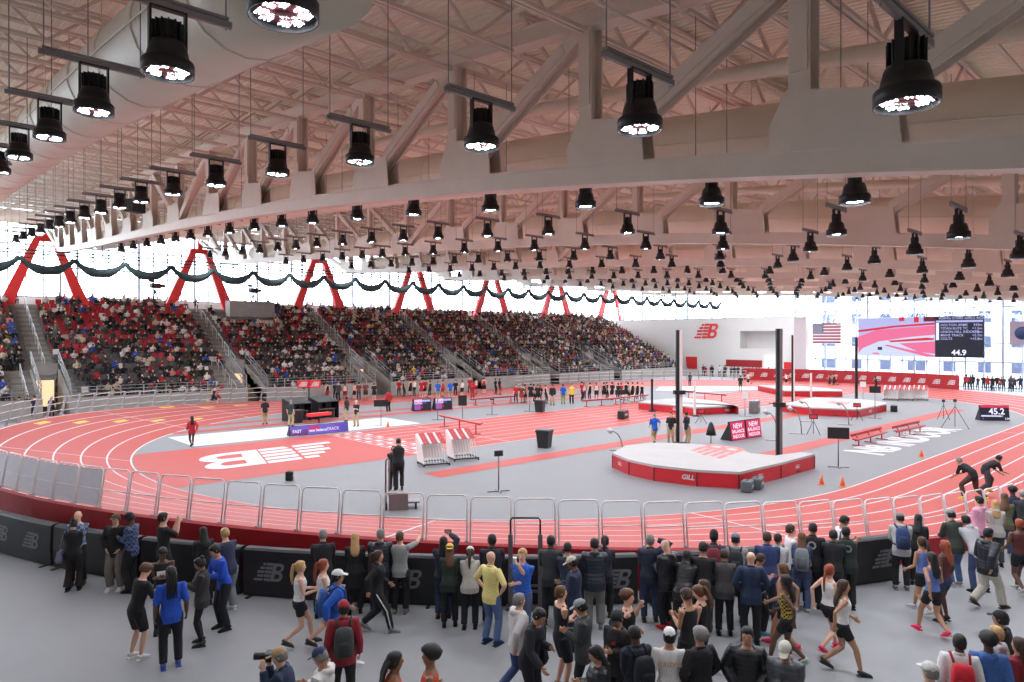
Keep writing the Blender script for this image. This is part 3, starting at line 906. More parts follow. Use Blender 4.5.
def pp(pts, m, x): pic.add([(x, yl - p[0] * Lp - (yl + yr) / 2, p[1] * H_) for p in pts], [tuple(range(len(pts)))], m)
pp([(0, 0), (1, 0), (1, 1), (0, 1)], 0, .04)
pp([(0, .5), (.25, .68), (1, .78), (1, .98), (0, .98)][::1], 3, .02)
pp([(0, .05), (0, .62), (.5, .74), (1, .80), (1, .55), (.7, .5), (.28, .38), (.06, .2)], 1, .03)
pp([(0, .62), (.5, .74), (1, .80), (1, .85), (.5, .79), (0, .68)], 2, .015)
pp([(.45, .36), (.98, .42), (1, .46), (.9, .48), (.4, .40)], 2, .012)
pp([(.55, .33), (1, .39), (1, .08), (.8, .12)], 1, .012)
pp([(.35, .28), (.4, .3), (1, .04), (1, 0), (.9, 0)], 1, .012)
pp([(.55, .9), (.62, .9), (.62, 1), (.55, 1)], 2, .01); pp([(.74, .86), (.8, .86), (.8, 1), (.74, 1)], 2, .01); pp([(.86, .88), (1, .88), (1, 1), (.86, 1)], 4, .01)
pp([(.27, .16), (.33, .16), (.33, .24), (.27, .24)], 5, .01); pp([(.2, .05), (.3, .05), (.28, .09), (.2, .09)], 1, .01)
pic.build('race_picture', [S_grey, S_pink, S_red, S_lil, S_dk, M_black], vb)
bx('result_screen', ym, yr, 0, H_, S_black, 0.03, .04)
tb_ = MB(); Wr = ym - yr
def line(txt, px, pz, size, align='LEFT', m=0, bold=.012):
    d = text2d(txt, 1, bold, align); decal(tb_, d, (-.02, ym - px * Wr - (yl + yr) / 2, pz * H_), (0, -1, 0), (0, 0, 1), size, m, center=False)
line('RISING STARS GIRLS 4X200', .08, .925, .40); 
tb_.add([(0, ym - a * Wr - (yl + yr) / 2, z * H_) for a, z in ((.02, .42), (.085, .42), (.085, .84), (.02, .84))], [(0, 1, 2, 3)], 1)
for i, (a, b_) in enumerate((('HOLTON ARMS', '343m'), ('TITAN ELITE TC', '+1.5m'), ('UNION HILL INDOOR', '+1.8m'), ('MVHS TRACK', '+5.7m'), ('COLTS', '+15.8m'))):
    line(a, .12, .76 - .083 * i, .38); line(b_, .97, .76 - .083 * i, .38, 'RIGHT')
line('44.9', .5, .06, .85, 'CENTER', 1, .03)
tb_.add([(0.002, ym - a * Wr - (yl + yr) / 2, z * H_) for a, z in ((.02, .85), (.98, .85), (.98, .9), (.02, .9))], [(0, 1, 2, 3)], 0)
tb_.build('result_text', [S_lil, S_white], vb)
hg = MB()
for y in (yl - 1, (yl + yr) / 2, yr + 1): hg.tube([(.2, y - (yl + yr) / 2, H_), (.2, y - (yl + yr) / 2, zc(y) + .2 - zb_)], .04, 5)
hg.build('hanger', M_strut, vb)
o, ya, yb, za, zb = wallpanel('scrim', 1009.5, 321.5, 1034, 345, mat('scrim_mauve', (170, 150, 162), .8), 'mauve hanging panel with a dark blue spot at the right edge', 'panel', X=X1 - .6, t=.05)
MB().lathe([(.01, 0), (.75, 0), (.75, .02)], n=20).build('spot', mat('spot_blue', (38, 52, 92), .7), o)
_sp = COL.objects[-1]; _sp.rotation_euler = (0, -PI / 2, 0); _sp.location = (-.03, (onX(1022.5, 333, X1 - .6)[0] - (ya + yb) / 2), 0)
# ------------------------------------------------------------------ things on the infield
M_matred = mat('mat_red', (190, 26, 38), .5, noise=.08, scale=2)
M_mattop = mat('mat_top', (174, 170, 168), .7, noise=.04, scale=1)
M_metal = mat('metal_light', (190, 188, 188), .35, metal=.5, noise=0)
M_blk = mat('plain_black', (26, 26, 28), .5, noise=.05)
M_postw = mat('post_white', (232, 214, 210), .5, noise=0)
M_bench = mat('bench_red', (176, 34, 40), .5, noise=.05)
M_orange = mat('cone_orange', (244, 120, 60), .6, noise=0)
def g3(u, v, z=0): x, y = G(u, v, z); return Vector((x, y, z))
def ang(u0, v0, u1, v1):
    a = G(u0, v0); b = G(u1, v1); return math.atan2(b[1] - a[1], b[0] - a[0])
def vmat(name, base, top, h, label, texts, patch=None):
    pts = [G(*p) for p in base] + [G(p[0], p[1], h) for p in top]
    cx = sum(p[0] for p in pts) / len(pts); cy = sum(p[1] for p in pts) / len(pts)
    r = empty(name, (cx, cy, 0), 0, label, 'landing mat')
    L = [(p[0] - cx, p[1] - cy) for p in pts]
    ar = sum(L[i][0] * L[(i + 1) % len(L)][1] - L[(i + 1) % len(L)][0] * L[i][1] for i in range(len(L)))
    if ar < 0: L = L[::-1]
    MB().prism(L, 0, h - .1).build('side_cover', M_matred, r)
    MB().prism([(x * 1.004, y * 1.004) for x, y in L], h - .1, h).build('top_cover', M_mattop, r)
    n = len(L)
    b = MB()
    for i in range(n):
        a_, c_ = Vector(L[i]), Vector(L[(i + 1) % n]); k = int((c_ - a_).length / 1.1)
        for j in range(1, k):
            p = a_.lerp(c_, j / k) * 1.004; d = (c_ - a_).normalized()
            if j % 2: b.box((p.x, p.y, .1), (.34, .03, .05), rz=math.atan2(d.y, d.x))
            else: b.box((p.x, p.y, h - .14), (.08, .04, .1), rz=math.atan2(d.y, d.x))
        b.box((L[i][0], L[i][1], h / 2 - .05), (.04, .04, h - .1))
    b.build('straps', M_blk, r)
    for (ua, va, ub, vb_, s) in texts:
        A, B = g3(ua, va), g3(ub, vb_); t = MB(); d = (B - A).normalized()
        nrm_ = Vector((d.y, -d.x, 0))
        decal(t, text2d('GILL', 1, .03, shear=.2), (A + B) / 2 - Vector((cx, cy, 0)) + nrm_ * .03 + Vector((0, 0, h * .5)), d, (0, 0, 1), s)
        t.build('lettering', M_line, r)
    if patch:
        t = MB(); u, v, s, rot = patch; p = g3(u, v, h)
        decal(t, LOGO, (p.x - cx, p.y - cy, h + .006), (math.cos(rot), math.sin(rot), 0), (-math.sin(rot), math.cos(rot), 0), s); t.build('top_logo', mat('mat_logo', (222, 110, 104), .6), r)
    return r
vmat('pole_vault_mat', [(612.5, 467.5), (629, 475), (654, 481), (697, 486.5), (739, 489), (781, 478.5), (814.5, 468.5)], [(800, 452), (775, 455.5), (750, 453), (735, 447), (690, 443.5), (650, 442.5), (626, 445.5)], .68,
     'largest red-sided landing mat with pale top, nearest the near rails', [(612.5, 467.5, 629, 475, .2), (680, 484.5, 697, 486.5, .27), (752, 485.8, 768, 481.8, .22), (790, 476, 804, 472, .2)], (715, 451, 2.0, R(8)))
vmat('pole_vault_mat', [(781, 411.5), (813, 415.5), (858, 417.5), (886, 411.5)], [(885, 402), (860, 399), (812, 397.2), (792, 402)], .62, 'second red-sided landing mat, behind the second pair of tall posts', [(866, 415.7, 874, 414, .3)], (838, 403, 1.6, R(8)))
vmat('pole_vault_mat', [(758, 390.5), (785, 396.5), (842, 397)], [(841, 389.5), (800, 386), (764, 385.5)], .62, 'farthest red-sided landing mat, below the flag', [])
vmat('high_jump_mat', [(639, 409.5), (684.5, 413.7), (694.5, 415.5), (738, 413)], [(738, 406.5), (717, 401), (684.5, 397.5), (645, 400.5)], .62, 'red-sided landing mat at centre with pale top and black post at its corner', [(672, 412.5, 680, 413.3, .3), (722, 414, 732, 413.4, .25)])
# flat pale pad area far back
a_ = MB(); P = [G(*p)  for p in ((655, 391), (700, 392.2), (770, 389.5), (762, 386.5), (700, 386.5), (660, 387))]
a_.prism([(x, y) for x, y in P][::1], .016, .05); o = a_.build('landing_pad', M_sand); tag(o, 'flat pale pad area at the far end of the infield', 'mat')
c_ = MB(); rnd = random.Random(3)
for i in range(12):
    p = G(698 + i * 3.2, 389.3 + .3 * math.sin(i)); c_.box((p[0], p[1], .056), (.7, .35, .012), rz=.3 * i, mi=i % 3)
c_.build('colour_marks', [mat('mark_pink', (226, 90, 150)), mat('mark_blue', (90, 100, 190)), M_red], o)
# tall vault standards and jump posts
def post(u, v, h, w, cols_, label, name='vault_standard', collar=None, base=.5):
    x, y = G(u, v); r = empty(name, (x, y, 0), TH - PI / 2, label, 'post')
    MB().box((0, 0, .04), (base, base * 1.5, .08)).build('base', M_blk, r)
    k = len(cols_)
    for i, c in enumerate(cols_):
        MB().box(((i - (k - 1) / 2) * w / k, 0, h / 2 + .04), (w / k, w * .7, h)).build('upright', c, r)
    if collar: 
        MB().box((0, -.05, collar), (w * 1.8, w * 1.3, .22)).build('sleeve', M_blk, r)
        MB().tube([(0, 0, collar + .06), (.9 if u < 700 else -.5, 0, collar + .06)], .025).build('crossbar_arm', M_blk, r)
    return r
M_greyp = mat('post_grey', (120, 112, 112), .4, metal=.3)
post(779, 461, 6.4, .27, [M_blk, M_greyp], 'tallest black vault post, standing at the largest landing mat', collar=2.75)
post(679, 443, 6.4, .34, [M_blk, M_postw], 'black and white vault post behind the largest landing mat', collar=2.9)
post(856.3, 400.8, 6.0, .22, [M_blk], 'tall black vault post at the second mat, under the video board')
post(793, 405, 6.2, .24, [M_blk, M_postw], 'tall thin vault post between the nearest tall post and the flag')
post(652, 411.5, 2.6, .16, [M_blk], 'short black jump post at the left corner of the centre mat', 'jump_standard')
post(694.6, 416, 2.6, .16, [M_postw], 'short white jump post before the centre mat', 'jump_standard')
post(811, 397.5, 2.4, .16, [M_postw], 'white jump post at the farthest mat', 'jump_standard')
# LED boards
def board(u0, u1, v0, v1, pages, label, depth_=.5, lean=8, tilt=None, bezel=.04, flip=False):
    """free-standing board; (u0,v0)-(u1,v1) is its bottom edge, height in m given by pages[0]"""
    h = pages[0]; A, B = g3(u0, v0), g3(u1, v1); d = (B - A); L = d.length; rz = math.atan2(d.y, d.x)
    r = empty('display_board', (A + B) / 2, rz, label, 'display board')
    M = Matrix.Rotation(R(-lean), 3, 'X')
    def pl(x0, x1, z0, z1, y, m, nm):
        b = MB(); 
        vs = [M @ Vector((x, y, z)) for x, z in ((x0, z0), (x1, z0), (x1, z1), (x0, z1))]; b.add(vs, [(0, 1, 2, 3)]); b.build(nm, m, r)
    c = MB(); c.box(M @ Vector((0, .06, h / 2)), (L, .12, h), M=M); c.build('cabinet', M_blk, r)
    s = MB(); 
    for q in (-L / 2 + .04, L / 2 - .04):
        s.add([(q, .1, 0.0), (q, depth_ + .3, 0.0), (q, .2, h * .96), (q + .03, .1, 0), (q + .03, depth_ + .3, 0), (q + .03, .2, h * .96)], [(0, 1, 2), (3, 5, 4), (0, 3, 4, 1), (1, 4, 5, 2), (2, 5, 3, 0)])
    s.build('side_frame', M_blk, r)
    for (x0, x1, z0, z1, m) in pages[1]: pl(-L / 2 + x0 * L, -L / 2 + x1 * L, z0 * h, z1 * h, -.012 if m in (S_black,) else -.016, m, 'screen')
    for (txt, px, pz, sz, al, m) in pages[2]:
        t = MB(); vs, fs = text2d(txt, 1, .02, al); t.add([M @ Vector((-L / 2 + px * L + p[0] * sz, -.022, pz * h + p[1] * sz)) for p in vs], fs); t.build('screen_text', m, r)
    return r
S_mag = emis('screen_magenta', (206, 36, 84), 1); S_purp = emis('screen_purple', (110, 92, 190), 1); S_pinkw = emis('screen_pinkish', (238, 190, 220), 1)
board(980.5, 1010, 420.6, 421, (1.12, [(.02, .98, .04, .98, S_black), (.02, .98, .84, .98, S_mag), (.03, .7, .26, .36, S_lil)], [('45.2', .3, .42, .62, 'LEFT', S_white), ('NEW BAL INDOOR MEET', .04, .26, .13, 'LEFT', S_white), ('1:30', .82, .08, .2, 'LEFT', S_white), ('4', .06, .08, .2, 'LEFT', S_purp)]), 'black clock display reading 45.2 on the infield at right')
board(731.5, 746.5, 441.2, 438.8, (1.12, [(.03, .97, .04, .96, S_mag)], [('NEW', .5, .62, .4, 'CENTER', S_white), ('BALANCE', .5, .38, .28, 'CENTER', S_white), ('INDOOR', .5, .12, .28, 'CENTER', S_white)]), 'left one of two magenta displays leaning behind the largest mat')
board(747.2, 762, 438.6, 436.4, (1.12, [(.03, .97, .04, .96, S_mag)], [('NEW', .5, .62, .4, 'CENTER', S_white), ('BALANCE', .5, .38, .28, 'CENTER', S_white), ('INDOOR', .5, .12, .28, 'CENTER', S_white)]), 'right one of two magenta displays leaning behind the largest mat')
board(413, 431.5, 411.4, 410.6, (1.0, [(.02, .98, .04, .96, S_black), (.08, .5, .55, .95, S_pinkw), (.5, .95, .75, .92, S_lil), (.08, .42, .1, .5, S_purp)], [('NEW', .1, .2, .3, 'LEFT', S_mag), ('BALANCE', .1, .6, .22, 'LEFT', S_purp)]), 'left one of two dark result displays by the far warm-up lanes')
board(434.5, 452.5, 410.3, 409.3, (1.0, [(.02, .98, .04, .96, S_black), (.08, .5, .55, .95, S_pinkw), (.5, .95, .75, .92, S_lil), (.08, .42, .1, .5, S_purp)], [('NEW', .1, .2, .3, 'LEFT', S_mag), ('BALANCE', .1, .6, .22, 'LEFT', S_purp)]), 'right one of two dark result displays by the far warm-up lanes')
board(289.5, 348.5, 436.8, 431.2, (.62, [(.01, .99, .05, .95, S_purp), (.01, .3, .05, .6, emis('screen_wine', (140, 30, 70), .6)), (.3, .5, .3, .9, S_mag), (.76, .99, .1, .9, emis('screen_blue', (66, 60, 170), .8))], [('new balance', .32, .3, .24, 'LEFT', S_white), ('FAST', .05, .3, .26, 'LEFT', S_white), ('TRACK', .62, .3, .26, 'LEFT', S_pinkw)]), 'long low purple and red display beside the pale landing area', depth_=.3)
# small screens on poles
def polescreen(u, v, zt_, w, h, label, rot=0.0, m=M_blk, face=None, name='screen_on_stand'):
    x, y = G(u, v); ra = math.atan2(*ray(u)[::-1]) - PI / 2
    r = empty(name, (x, y, 0), ra + rot, label, 'screen stand')
    MB().tube([(0, 0, .02), (0, 0, zt_ - h / 2)], .028).build('pole', M_greyp, r)
    b = MB(); b.box((0, 0, .02), (.9, .06, .04)); b.box((0, 0, .02), (.06, .7, .04)); b.build('base', M_greyp, r)
    MB().box((0, 0, zt_ - h / 2), (w, .08, h)).build('screen', m, r)
    if face: MB().box((0, -.05, zt_ - h / 2), (w * .85, .02, h * .7)).build('face', face, r)
    return r
polescreen(838.3, 467.5, 1.85, .92, .52, 'black screen back on a pole, right of the largest mat', .2)
polescreen(381, 425.5, 1.75, .95, .45, 'black screen on a pole left of the far dark result displays')
polescreen(462.5, 420, 1.8, .62, .75, 'tall black screen on a pole right of the dark result displays')
polescreen(498.6, 491.5, 1.6, .34, .22, 'small black screen on a slim stand before the near rails', .3)
polescreen(437.7, 420, 1.5, .1, .06, 'bare slim stand in front of the dark result displays')
polescreen(492, 415, 1.25, .3, .08, 'slim grey stand between the tall black screen and the black bin')
polescreen(529.5, 411.5, 1.25, .25, .08, 'slim grey stand left of the far black bin')
polescreen(863, 402, 1.9, .5, .5, 'small pale sign on a pole near the far start line', m=M_white)
polescreen(745, 436.5 - 20, 1.9, .45, .55, 'small pale sign on a pole right of the centre mat', m=M_white)
polescreen(875, 418.5, 2.4, .75, .5, 'tall screen stand by the second mat with round dish', m=M_blk)
polescreen(304, 416, 2.2, .2, .1, 'grey pole of the double red sign by the timing tents')
# bins
def bin_(u, v, h, w, label):
    x, y = G(u, v); r = empty('waste_bin', (x, y, 0), .4, label, 'bin')
    k = w / 2
    def sq(s, z): return [(-s, -s, z), (s, -s, z), (s, s, z), (-s, s, z)]
    MB().rings([sq(k * .78, 0), sq(k * .8, .03), sq(k, h * .86)], smooth=False).build('body', M_blk, r)
    MB().rings([sq(k * 1.08, h * .84), sq(k * 1.1, h * .94), sq(k * .95, h)], smooth=False).build('rim_lid', M_lampg, r)
bin_(544.5, 447.5, 1.0, .72, 'black waste bin on the grey infield, the nearer of two')
bin_(540, 412, 1.0, .72, 'black waste bin beside the far lanes')
bin_(297.5, 423, .95, .6, 'black bin beside the official at the timing tents')
# hurdle carts
def cart(u, v, rz, n, label, w=1.35, L=1.5):
    x, y = G(u, v); r = empty('hurdle_cart', (x, y, 0), rz, label, 'cart')
    b = MB()
    for s in (-1, 1): b.box((0, s * w / 2, .12), (L * 1.15, .06, .06))
    for s in (-1, 1): b.box((s * L * .55, 0, .12), (.06, w, .06))
    b.build('chassis', M_blk, r)
    for sx in (-1, 1):
        for sy in (-1, 1): MB().tube([(sx * L * .5, sy * w / 2 - .03, .06), (sx * L * .5, sy * w / 2 + .03, .06)], .06, 10).build('wheel', M_blk, r)
    for k in range(n):
        xo = -L / 2 + .1 + (L - .5) * k / max(1, n - 1)
        q = MB()
        q.box((xo + .42, 0, 1.02), (.035, w, .09), mi=0)
        q.box((xo + .425, 0, 1.02), (.04, w * .2, .092), mi=1) 
        for s in (-1, 1): q.beam((xo + .1, s * w * .44, .16), (xo + .42, s * w * .44, 1.02), .04, .03, mi=2); q.box((xo - .1, s * w * .44, .18), (.5, .04, .03), mi=2)
        q.build('hurdle', [M_line, M_bench, M_metal], r)
    return r
def flatcart(u, v, rz, label):
    """leaning rack carrying hurdle boards, with a striped top face"""
    x, y = G(u, v); r = empty('hurdle_cart', (x, y, 0), rz, label, 'cart')
    b = MB()
    for s in (-1, 1): b.box((s * .62, 0, .1), (.07, 1.0, .05)); b.box((s * .62, -.5, .05), (.05, .1, .1)); b.box((s * .62, .5, .05), (.05, .1, .1))
    b.box((0, -.5, .1), (1.24, .06, .05)); b.box((0, .5, .1), (1.24, .06, .05)); b.build('chassis', M_blk, r)
    for k in range(9):
        xx = -.56 + k * .14
        q = MB()
        q.beam((xx, -.05, 1.0), (xx + .0, .85, 1.38), .11, .03, mi=0 if k % 3 else 1)
        q.beam((xx, -.05, 1.0), (xx, -.5, .14), .03, .03, mi=2); q.beam((xx, .85, 1.36), (xx, .45, .14), .03, .03, mi=3)
        q.build('hurdle', [M_bench, M_line, M_metal, M_postw], r)
    MB().box((0, .62, .72), (1.26, .02, 1.0), M=Matrix.Rotation(R(-16), 3, 'X')).build('side_sheet', M_postw, r)
    q = MB(); q.add([(-.64, -.5, .14), (-.64, .5, .14), (-.64, .85, 1.36), (-.64, -.05, 1.0), (-.61, -.5, .14), (-.61, .5, .14), (-.61, .85, 1.36), (-.61, -.05, 1.0)], [(0, 3, 2, 1), (4, 5, 6, 7), (0, 1, 5, 4), (1, 2, 6, 5), (2, 3, 7, 6), (3, 0, 4, 7)])
    q.build('end_sheet', M_postw, r)
flatcart(433.5, 464.5, R(-18), 'nearer of two hurdle racks with red striped boards beside the photographer')
flatcart(463, 459, R(-18), 'rear one of two hurdle racks with red striped boards')
for u_, lb in ((891, 'left one of three hurdle racks near the far right bend'), (905.5, 'middle one of three hurdle racks near the far right bend'), (920, 'right one of three hurdle racks near the far right bend')):
    flatcart(u_, 400.2, math.atan2(*ray(906)[::-1]) - PI / 2 - .1, lb)
# benches
def bench(u0, v0, u1, v1, label, n=3, h=.46, back=False, w=.32):
    A, B = g3(u0, v0), g3(u1, v1); d = B - A; L = d.length; rz = math.atan2(d.y, d.x)
    r = empty('red_bench', (A + B) / 2, rz, label, 'bench')
    b = MB(); b.box((0, 0, h), (L, w, .05)); b.box((0, 0, h - .06), (L * .98, .06, .08)); b.build('seat', M_bench, r)
    if back:
        MB().box((0, w / 2 + .05, h + .2), (L, .04, .16)).build('backrest', M_bench, r)
    for i in range(n):
        x = -L / 2 + L * (i + .3) / (n - .4)
        q = MB(); q.box((x, 0, h / 2), (.06, .06, h)); q.box((x, 0, .025), (.06, w * 2.1, .05))
        if back: q.beam((x, 0, h - .05), (x, w / 2 + .05, h + .25), .05, .05)
        q.build('leg', M_bench, r)
bench(440, 426, 481, 436, 'long red bench standing alone on the sprint lanes', 3, .75)
bench(855, 447, 885, 438.5, 'red bench with backrest beside the white floor lettering, nearer one', 3, .4, True)
bench(896, 438, 923, 431.5, 'red bench with backrest beside the white floor lettering, farther one', 3, .4, True)
bench(582, 407.5, 620, 404.2, 'dark red bench before the waiting athletes, left of the pair', 3, .6)
bench(620.5, 403.9, 648, 400.9, 'dark red bench before the waiting athletes, right of the pair', 3, .6)
bench(470, 405.8, 516, 402.2, 'dark red bench behind the tall black screen', 3, .6)
bench(684, 399.5, 727, 403.5, 'dark red bench behind the centre mat', 3, .8)
# photographer's platform
x, y = G(402, 508.5); ra = math.atan2(*ray(402)[::-1]) - PI / 2
pf = empty('camera_platform', (x, y, 0), ra, 'dark stepped camera platform with a slim rail before the near fence', 'platform')
MB().box((-.12, .1, .28), (.66, .7, .56)).build('box', M_greyp, pf)
MB().box((.36, .1, .24), (.5, .55, .06)).build('step', M_greyp, pf); MB().box((.48, .1, .12), (.06, .55, .24)).build('step_leg', M_blk, pf)
q = MB(); q.tube([(-.56, -.1, 0), (-.56, -.1, 1.72), (-.50, -.1, 1.78), (-.44, -.1, 1.72), (-.44, -.1, .5)], .03, 6); q.build('rail', M_greyp, pf); MB().box((-.56, -.1, .12), (.1, .2, .24)).build('rail_foot', M_blk, pf)
def small(name, u, v, size, m, label, cat, rz=.3, extra=None):
    x, y = G(u, v); r = empty(name, (x, y, 0), rz, label, cat)
    w, d, h = size
    b = MB(); b.box((0, 0, h / 2 + .02), (w, d, h)); o = b.build('body', m, r); bv = o.modifiers.new('bevel', 'BEVEL'); bv.width = min(size) * .12; bv.segments = 2
    MB().box((0, 0, h + .03), (w * .4, .04, .04)).build('handle', M_blk, r)
    MB().box((0, -d / 2 - .005, h * .55), (w * .5, .015, h * .25)).build('front_label', M_metal, r)
    return r
small('equipment_case', 747.5, 491.5, (.62, .4, .42), mat('case_grey', (84, 88, 92), .6), 'dark grey equipment case at the mat corner, the left of two', 'case')
small('equipment_case', 757.5, 488.5, (.66, .4, .42), mat('case_grey', (84, 88, 92), .6), 'dark grey equipment case at the mat corner, the right of two', 'case')
small('equipment_case', 894, 411.5, (1.0, .5, .5), M_blk, 'black case right of the second landing mat', 'case')
small('timing_box', 754.5, 413, (1.1, .7, 1.0), M_greyp, 'dark timing box right of the centre mat', 'timing box')
small('starter_box', 623, 418.8, (1.1, .5, .6), M_blk, 'black starter box on the sprint lanes', 'box')
polescreen(620.5, 416, 2.0, .8, .35, 'dark screen on a post above the starter box')
small('floor_speaker', 289.5, 480.5, (.34, .3, .38), M_blk, 'small black speaker alone on the infield at left', 'loudspeaker', 1.0)
small('equipment_case', 343, 0 + 424, (.5, .4, .6), M_bench, 'red case behind the bending official', 'case') if False else None
# curved arm lamps on the floor
def arm(u, v, side, h, label):
    x, y = G(u, v); ra = math.atan2(*ray(u)[::-1]) - PI / 2
    r = empty('arm_stand', (x, y, 0), ra, label, 'curved stand')
    P = [(side * .55 * (math.cos(PI / 2 * t / 8) - 0) * 1 - side * .0, 0, .04 + (h - .04) * math.sin(PI / 2 * t / 8)) for t in range(9)]
    MB().tube(P, .03, 6).build('arm', M_greyp, r); MB().box((side * .3, 0, .02), (.9, .4, .04)).build('base', M_greyp, r)
    MB().tube([(0, 0, h - .08), (-side * .22, 0, h + .12)], [.1, .13], 10).build('head', M_metal, r)
arm(612, 450, 1, 1.0, 'curved stand with a round head at the left end of the largest mat')
arm(792, 433.5, 1, 1.55, 'curved stand left of the small red display tripod')
arm(840, 424.5, 1, 1.45, 'curved stand before the second mat, right one')
arm(803, 421.5, 1, 1.4, 'curved stand before the second mat, left one')
arm(768, 440, 1, 1.6, 'curved stand beside the magenta displays')
def tripod(u, v, h, label, head='camera', m=M_blk, sp=.45):
    x, y = G(u, v); ra = math.atan2(*ray(u)[::-1]) - PI / 2
    r = empty('tripod', (x, y, 0), ra, label, 'tripod')
    for k in range(3):
        a = R(90 + 120 * k); MB().tube([(sp * math.cos(a), sp * math.sin(a), 0), (.03 * math.cos(a), .03 * math.sin(a), h * .8)], .018, 5).build('leg', m, r)
    MB().tube([(0, 0, h * .75), (0, 0, h)], .02, 5).build('column', m, r)
    if head == 'camera':
        q = MB(); q.box((0, 0, h + .08), (.2, .3, .18)); q.tube([(0, .15, h + .08), (0, .38, h + .08)], .07); q.build('camera_head', M_blk, r)
    else:
        MB().box((0, 0, h + .12), (.5, .1, .3)).build('display', M_blk, r); MB().box((0, -.06, h + .12), (.38, .02, .18)).build('display_face', S_red, r)
tripod(955, 428, 1.75, 'camera tripod with spread legs near the floor lettering', sp=.9)
tripod(943.5, 419.5, 1.3, 'short camera tripod left of the spread-legged one')
tripod(813.5, 434.5, 1.0, 'tripod carrying a small red display', 'disp')
tripod(857, 420.5, 1.0, 'small tripod with dark head before the second mat', 'disp')
tripod(701, 423, .7, 'low pale tripod below the centre mat', 'disp')
tripod(154, 303.0 - 0, 1.4, '', 'camera') if False else None
def cone(u, v, label):
    x, y = G(u, v); r = empty('traffic_cone', (x, y, 0), .2, label, 'cone')
    MB().box((0, 0, .015), (.26, .26, .03)).build('base', M_orange, r); MB().lathe([(.1, .03), (.03, .36), (.02, .38)], n=12).build('cone_body', M_orange, r)
cone(821.5, 484.5, 'small orange cone right of the largest mat'); cone(842.5, 486.5, 'orange cone nearest the inner track line'); cone(921.5, 457, 'orange cone below the floor lettering'); cone(388, 427, 'orange cone beside the screen on a pole')
# black cloth on a stand
x, y = G(711, 443); r = empty('covered_stand', (x, y, 0), 0, 'stand draped in black cloth beside the magenta displays', 'stand')
MB().tube([(0, 0, 0), (0, 0, 1.1)], .03).build('pole', M_greyp, r)
MB().lathe([(.3, .45), (.22, .8), (.12, 1.1), (.04, 1.2)], n=7).build('cloth', M_blk, r)
# steel lift frame on the concourse in front
xa, ya = G(510.5, 608); ra = math.atan2(*ray(525)[::-1]) - PI / 2
lf = empty('lift_frame', (xa, ya, 0), ra, 'steel goal-shaped lift frame with black top bar on the concourse', 'lift frame')
wL = .66
for xx in (0, wL): MB().box((xx, 0, .82), (.1, .1, 1.64)).build('column', M_greyp, lf)
q = MB(); q.tube([(.0, 0, 1.6), (0, 0, 1.95), (.04, 0, 2.0), (wL - .04, 0, 2.0), (wL, 0, 1.95), (wL, 0, 1.6)], .022, 7); q.build('top_bar', M_blk, lf)
for z in (.38, .5): MB().box((wL / 2, 0, z), (wL, .05, .05)).build('crossbar', M_greyp, lf)
MB().box((wL / 2, 0, .03), (wL + .2, .34, .06)).build('base', M_greyp, lf)
MB().box((.06, .1, .62 + .35), (.16, .14, .25)).build('control_box', M_white, lf)
# timing tents: two black shelters and equipment
def tent(u, v, w, h, d, label):
    x, y = G(u, v); r = empty('timing_tent', (x, y, 0), ang(300, 424, 345, 419), label, 'tent')
    q = MB(); q.box((0, d / 2, h / 2), (w, .05, h)); 
    for s in (-1, 1): q.add([(s * w / 2, -d / 2, 0), (s * w / 2, d / 2, 0), (s * w / 2, d / 2, h), (s * w / 2, -d / 2, h * .8), (s * (w / 2 - .04), -d / 2, 0), (s * (w / 2 - .04), d / 2, 0), (s * (w / 2 - .04), d / 2, h), (s * (w / 2 - .04), -d / 2, h * .8)], [(0, 1, 2, 3), (7, 6, 5, 4), (0, 3, 7, 4), (2, 1, 5, 6), (3, 2, 6, 7), (1, 0, 4, 5)])
    q.add([(-w / 2, -d / 2, h * .8), (w / 2, -d / 2, h * .8), (w / 2, d / 2, h), (-w / 2, d / 2, h), (-w / 2, -d / 2, h * .76), (w / 2, -d / 2, h * .76), (w / 2, d / 2, h * .96), (-w / 2, d / 2, h * .96)], [(0, 1, 2, 3), (7, 6, 5, 4), (0, 4, 5, 1), (2, 6, 7, 3), (1, 5, 6, 2), (3, 7, 4, 0)])
    q.build('cover', M_blk, r)
    MB().box((0, 0, .7), (w * .86, d * .7, .04)).build('table_top', M_greyp, r)
    for s in (-1, 1): MB().box((s * w * .38, 0, .35), (.05, d * .6, .7)).build('table_leg', M_greyp, r)
    for s in (-.25, .22): MB().box((w * s, 0, .92), (.5, .12, .38)).build('monitor', M_lampg, r)
tent(297, 420.5, 1.6, 1.6, 1.3, 'left of two black timing tents by the far straight')
tent(323.5, 418, 1.8, 1.6, 1.3, 'right of two black timing tents by the far straight')
x, y = G(319, 423); r = empty('covered_table', (x, y, 0), ang(300, 424, 345, 419), 'small table under a red cloth before the right timing tent', 'table')
MB().box((0, 0, .62), (1.7, .6, .2)).build('cloth', M_sign, r); MB().tube([(0, 0, 0), (0, 0, .55)], .05).build('leg', M_blk, r)
x, y = G(309, 413); r = empty('double_sign', (x, y, 0), math.atan2(*ray(309)[::-1]) - PI / 2, 'pair of red signs with white logos above the timing tents', 'sign')
for s in (-1, 1):
    o = MB().box((s * .46, 0, 2.3), (.86, .08, .62)).build('panel', M_sign, r)
    l = MB(); decal(l, LOGO, (s * .46, -.05, 2.3), (1, 0, 0), (0, 0, 1), .36); l.build('logo', M_line, o)
MB().tube([(0, 0.1, 0), (0, .1, 2.1)], .06).build('pole', M_blk, r)
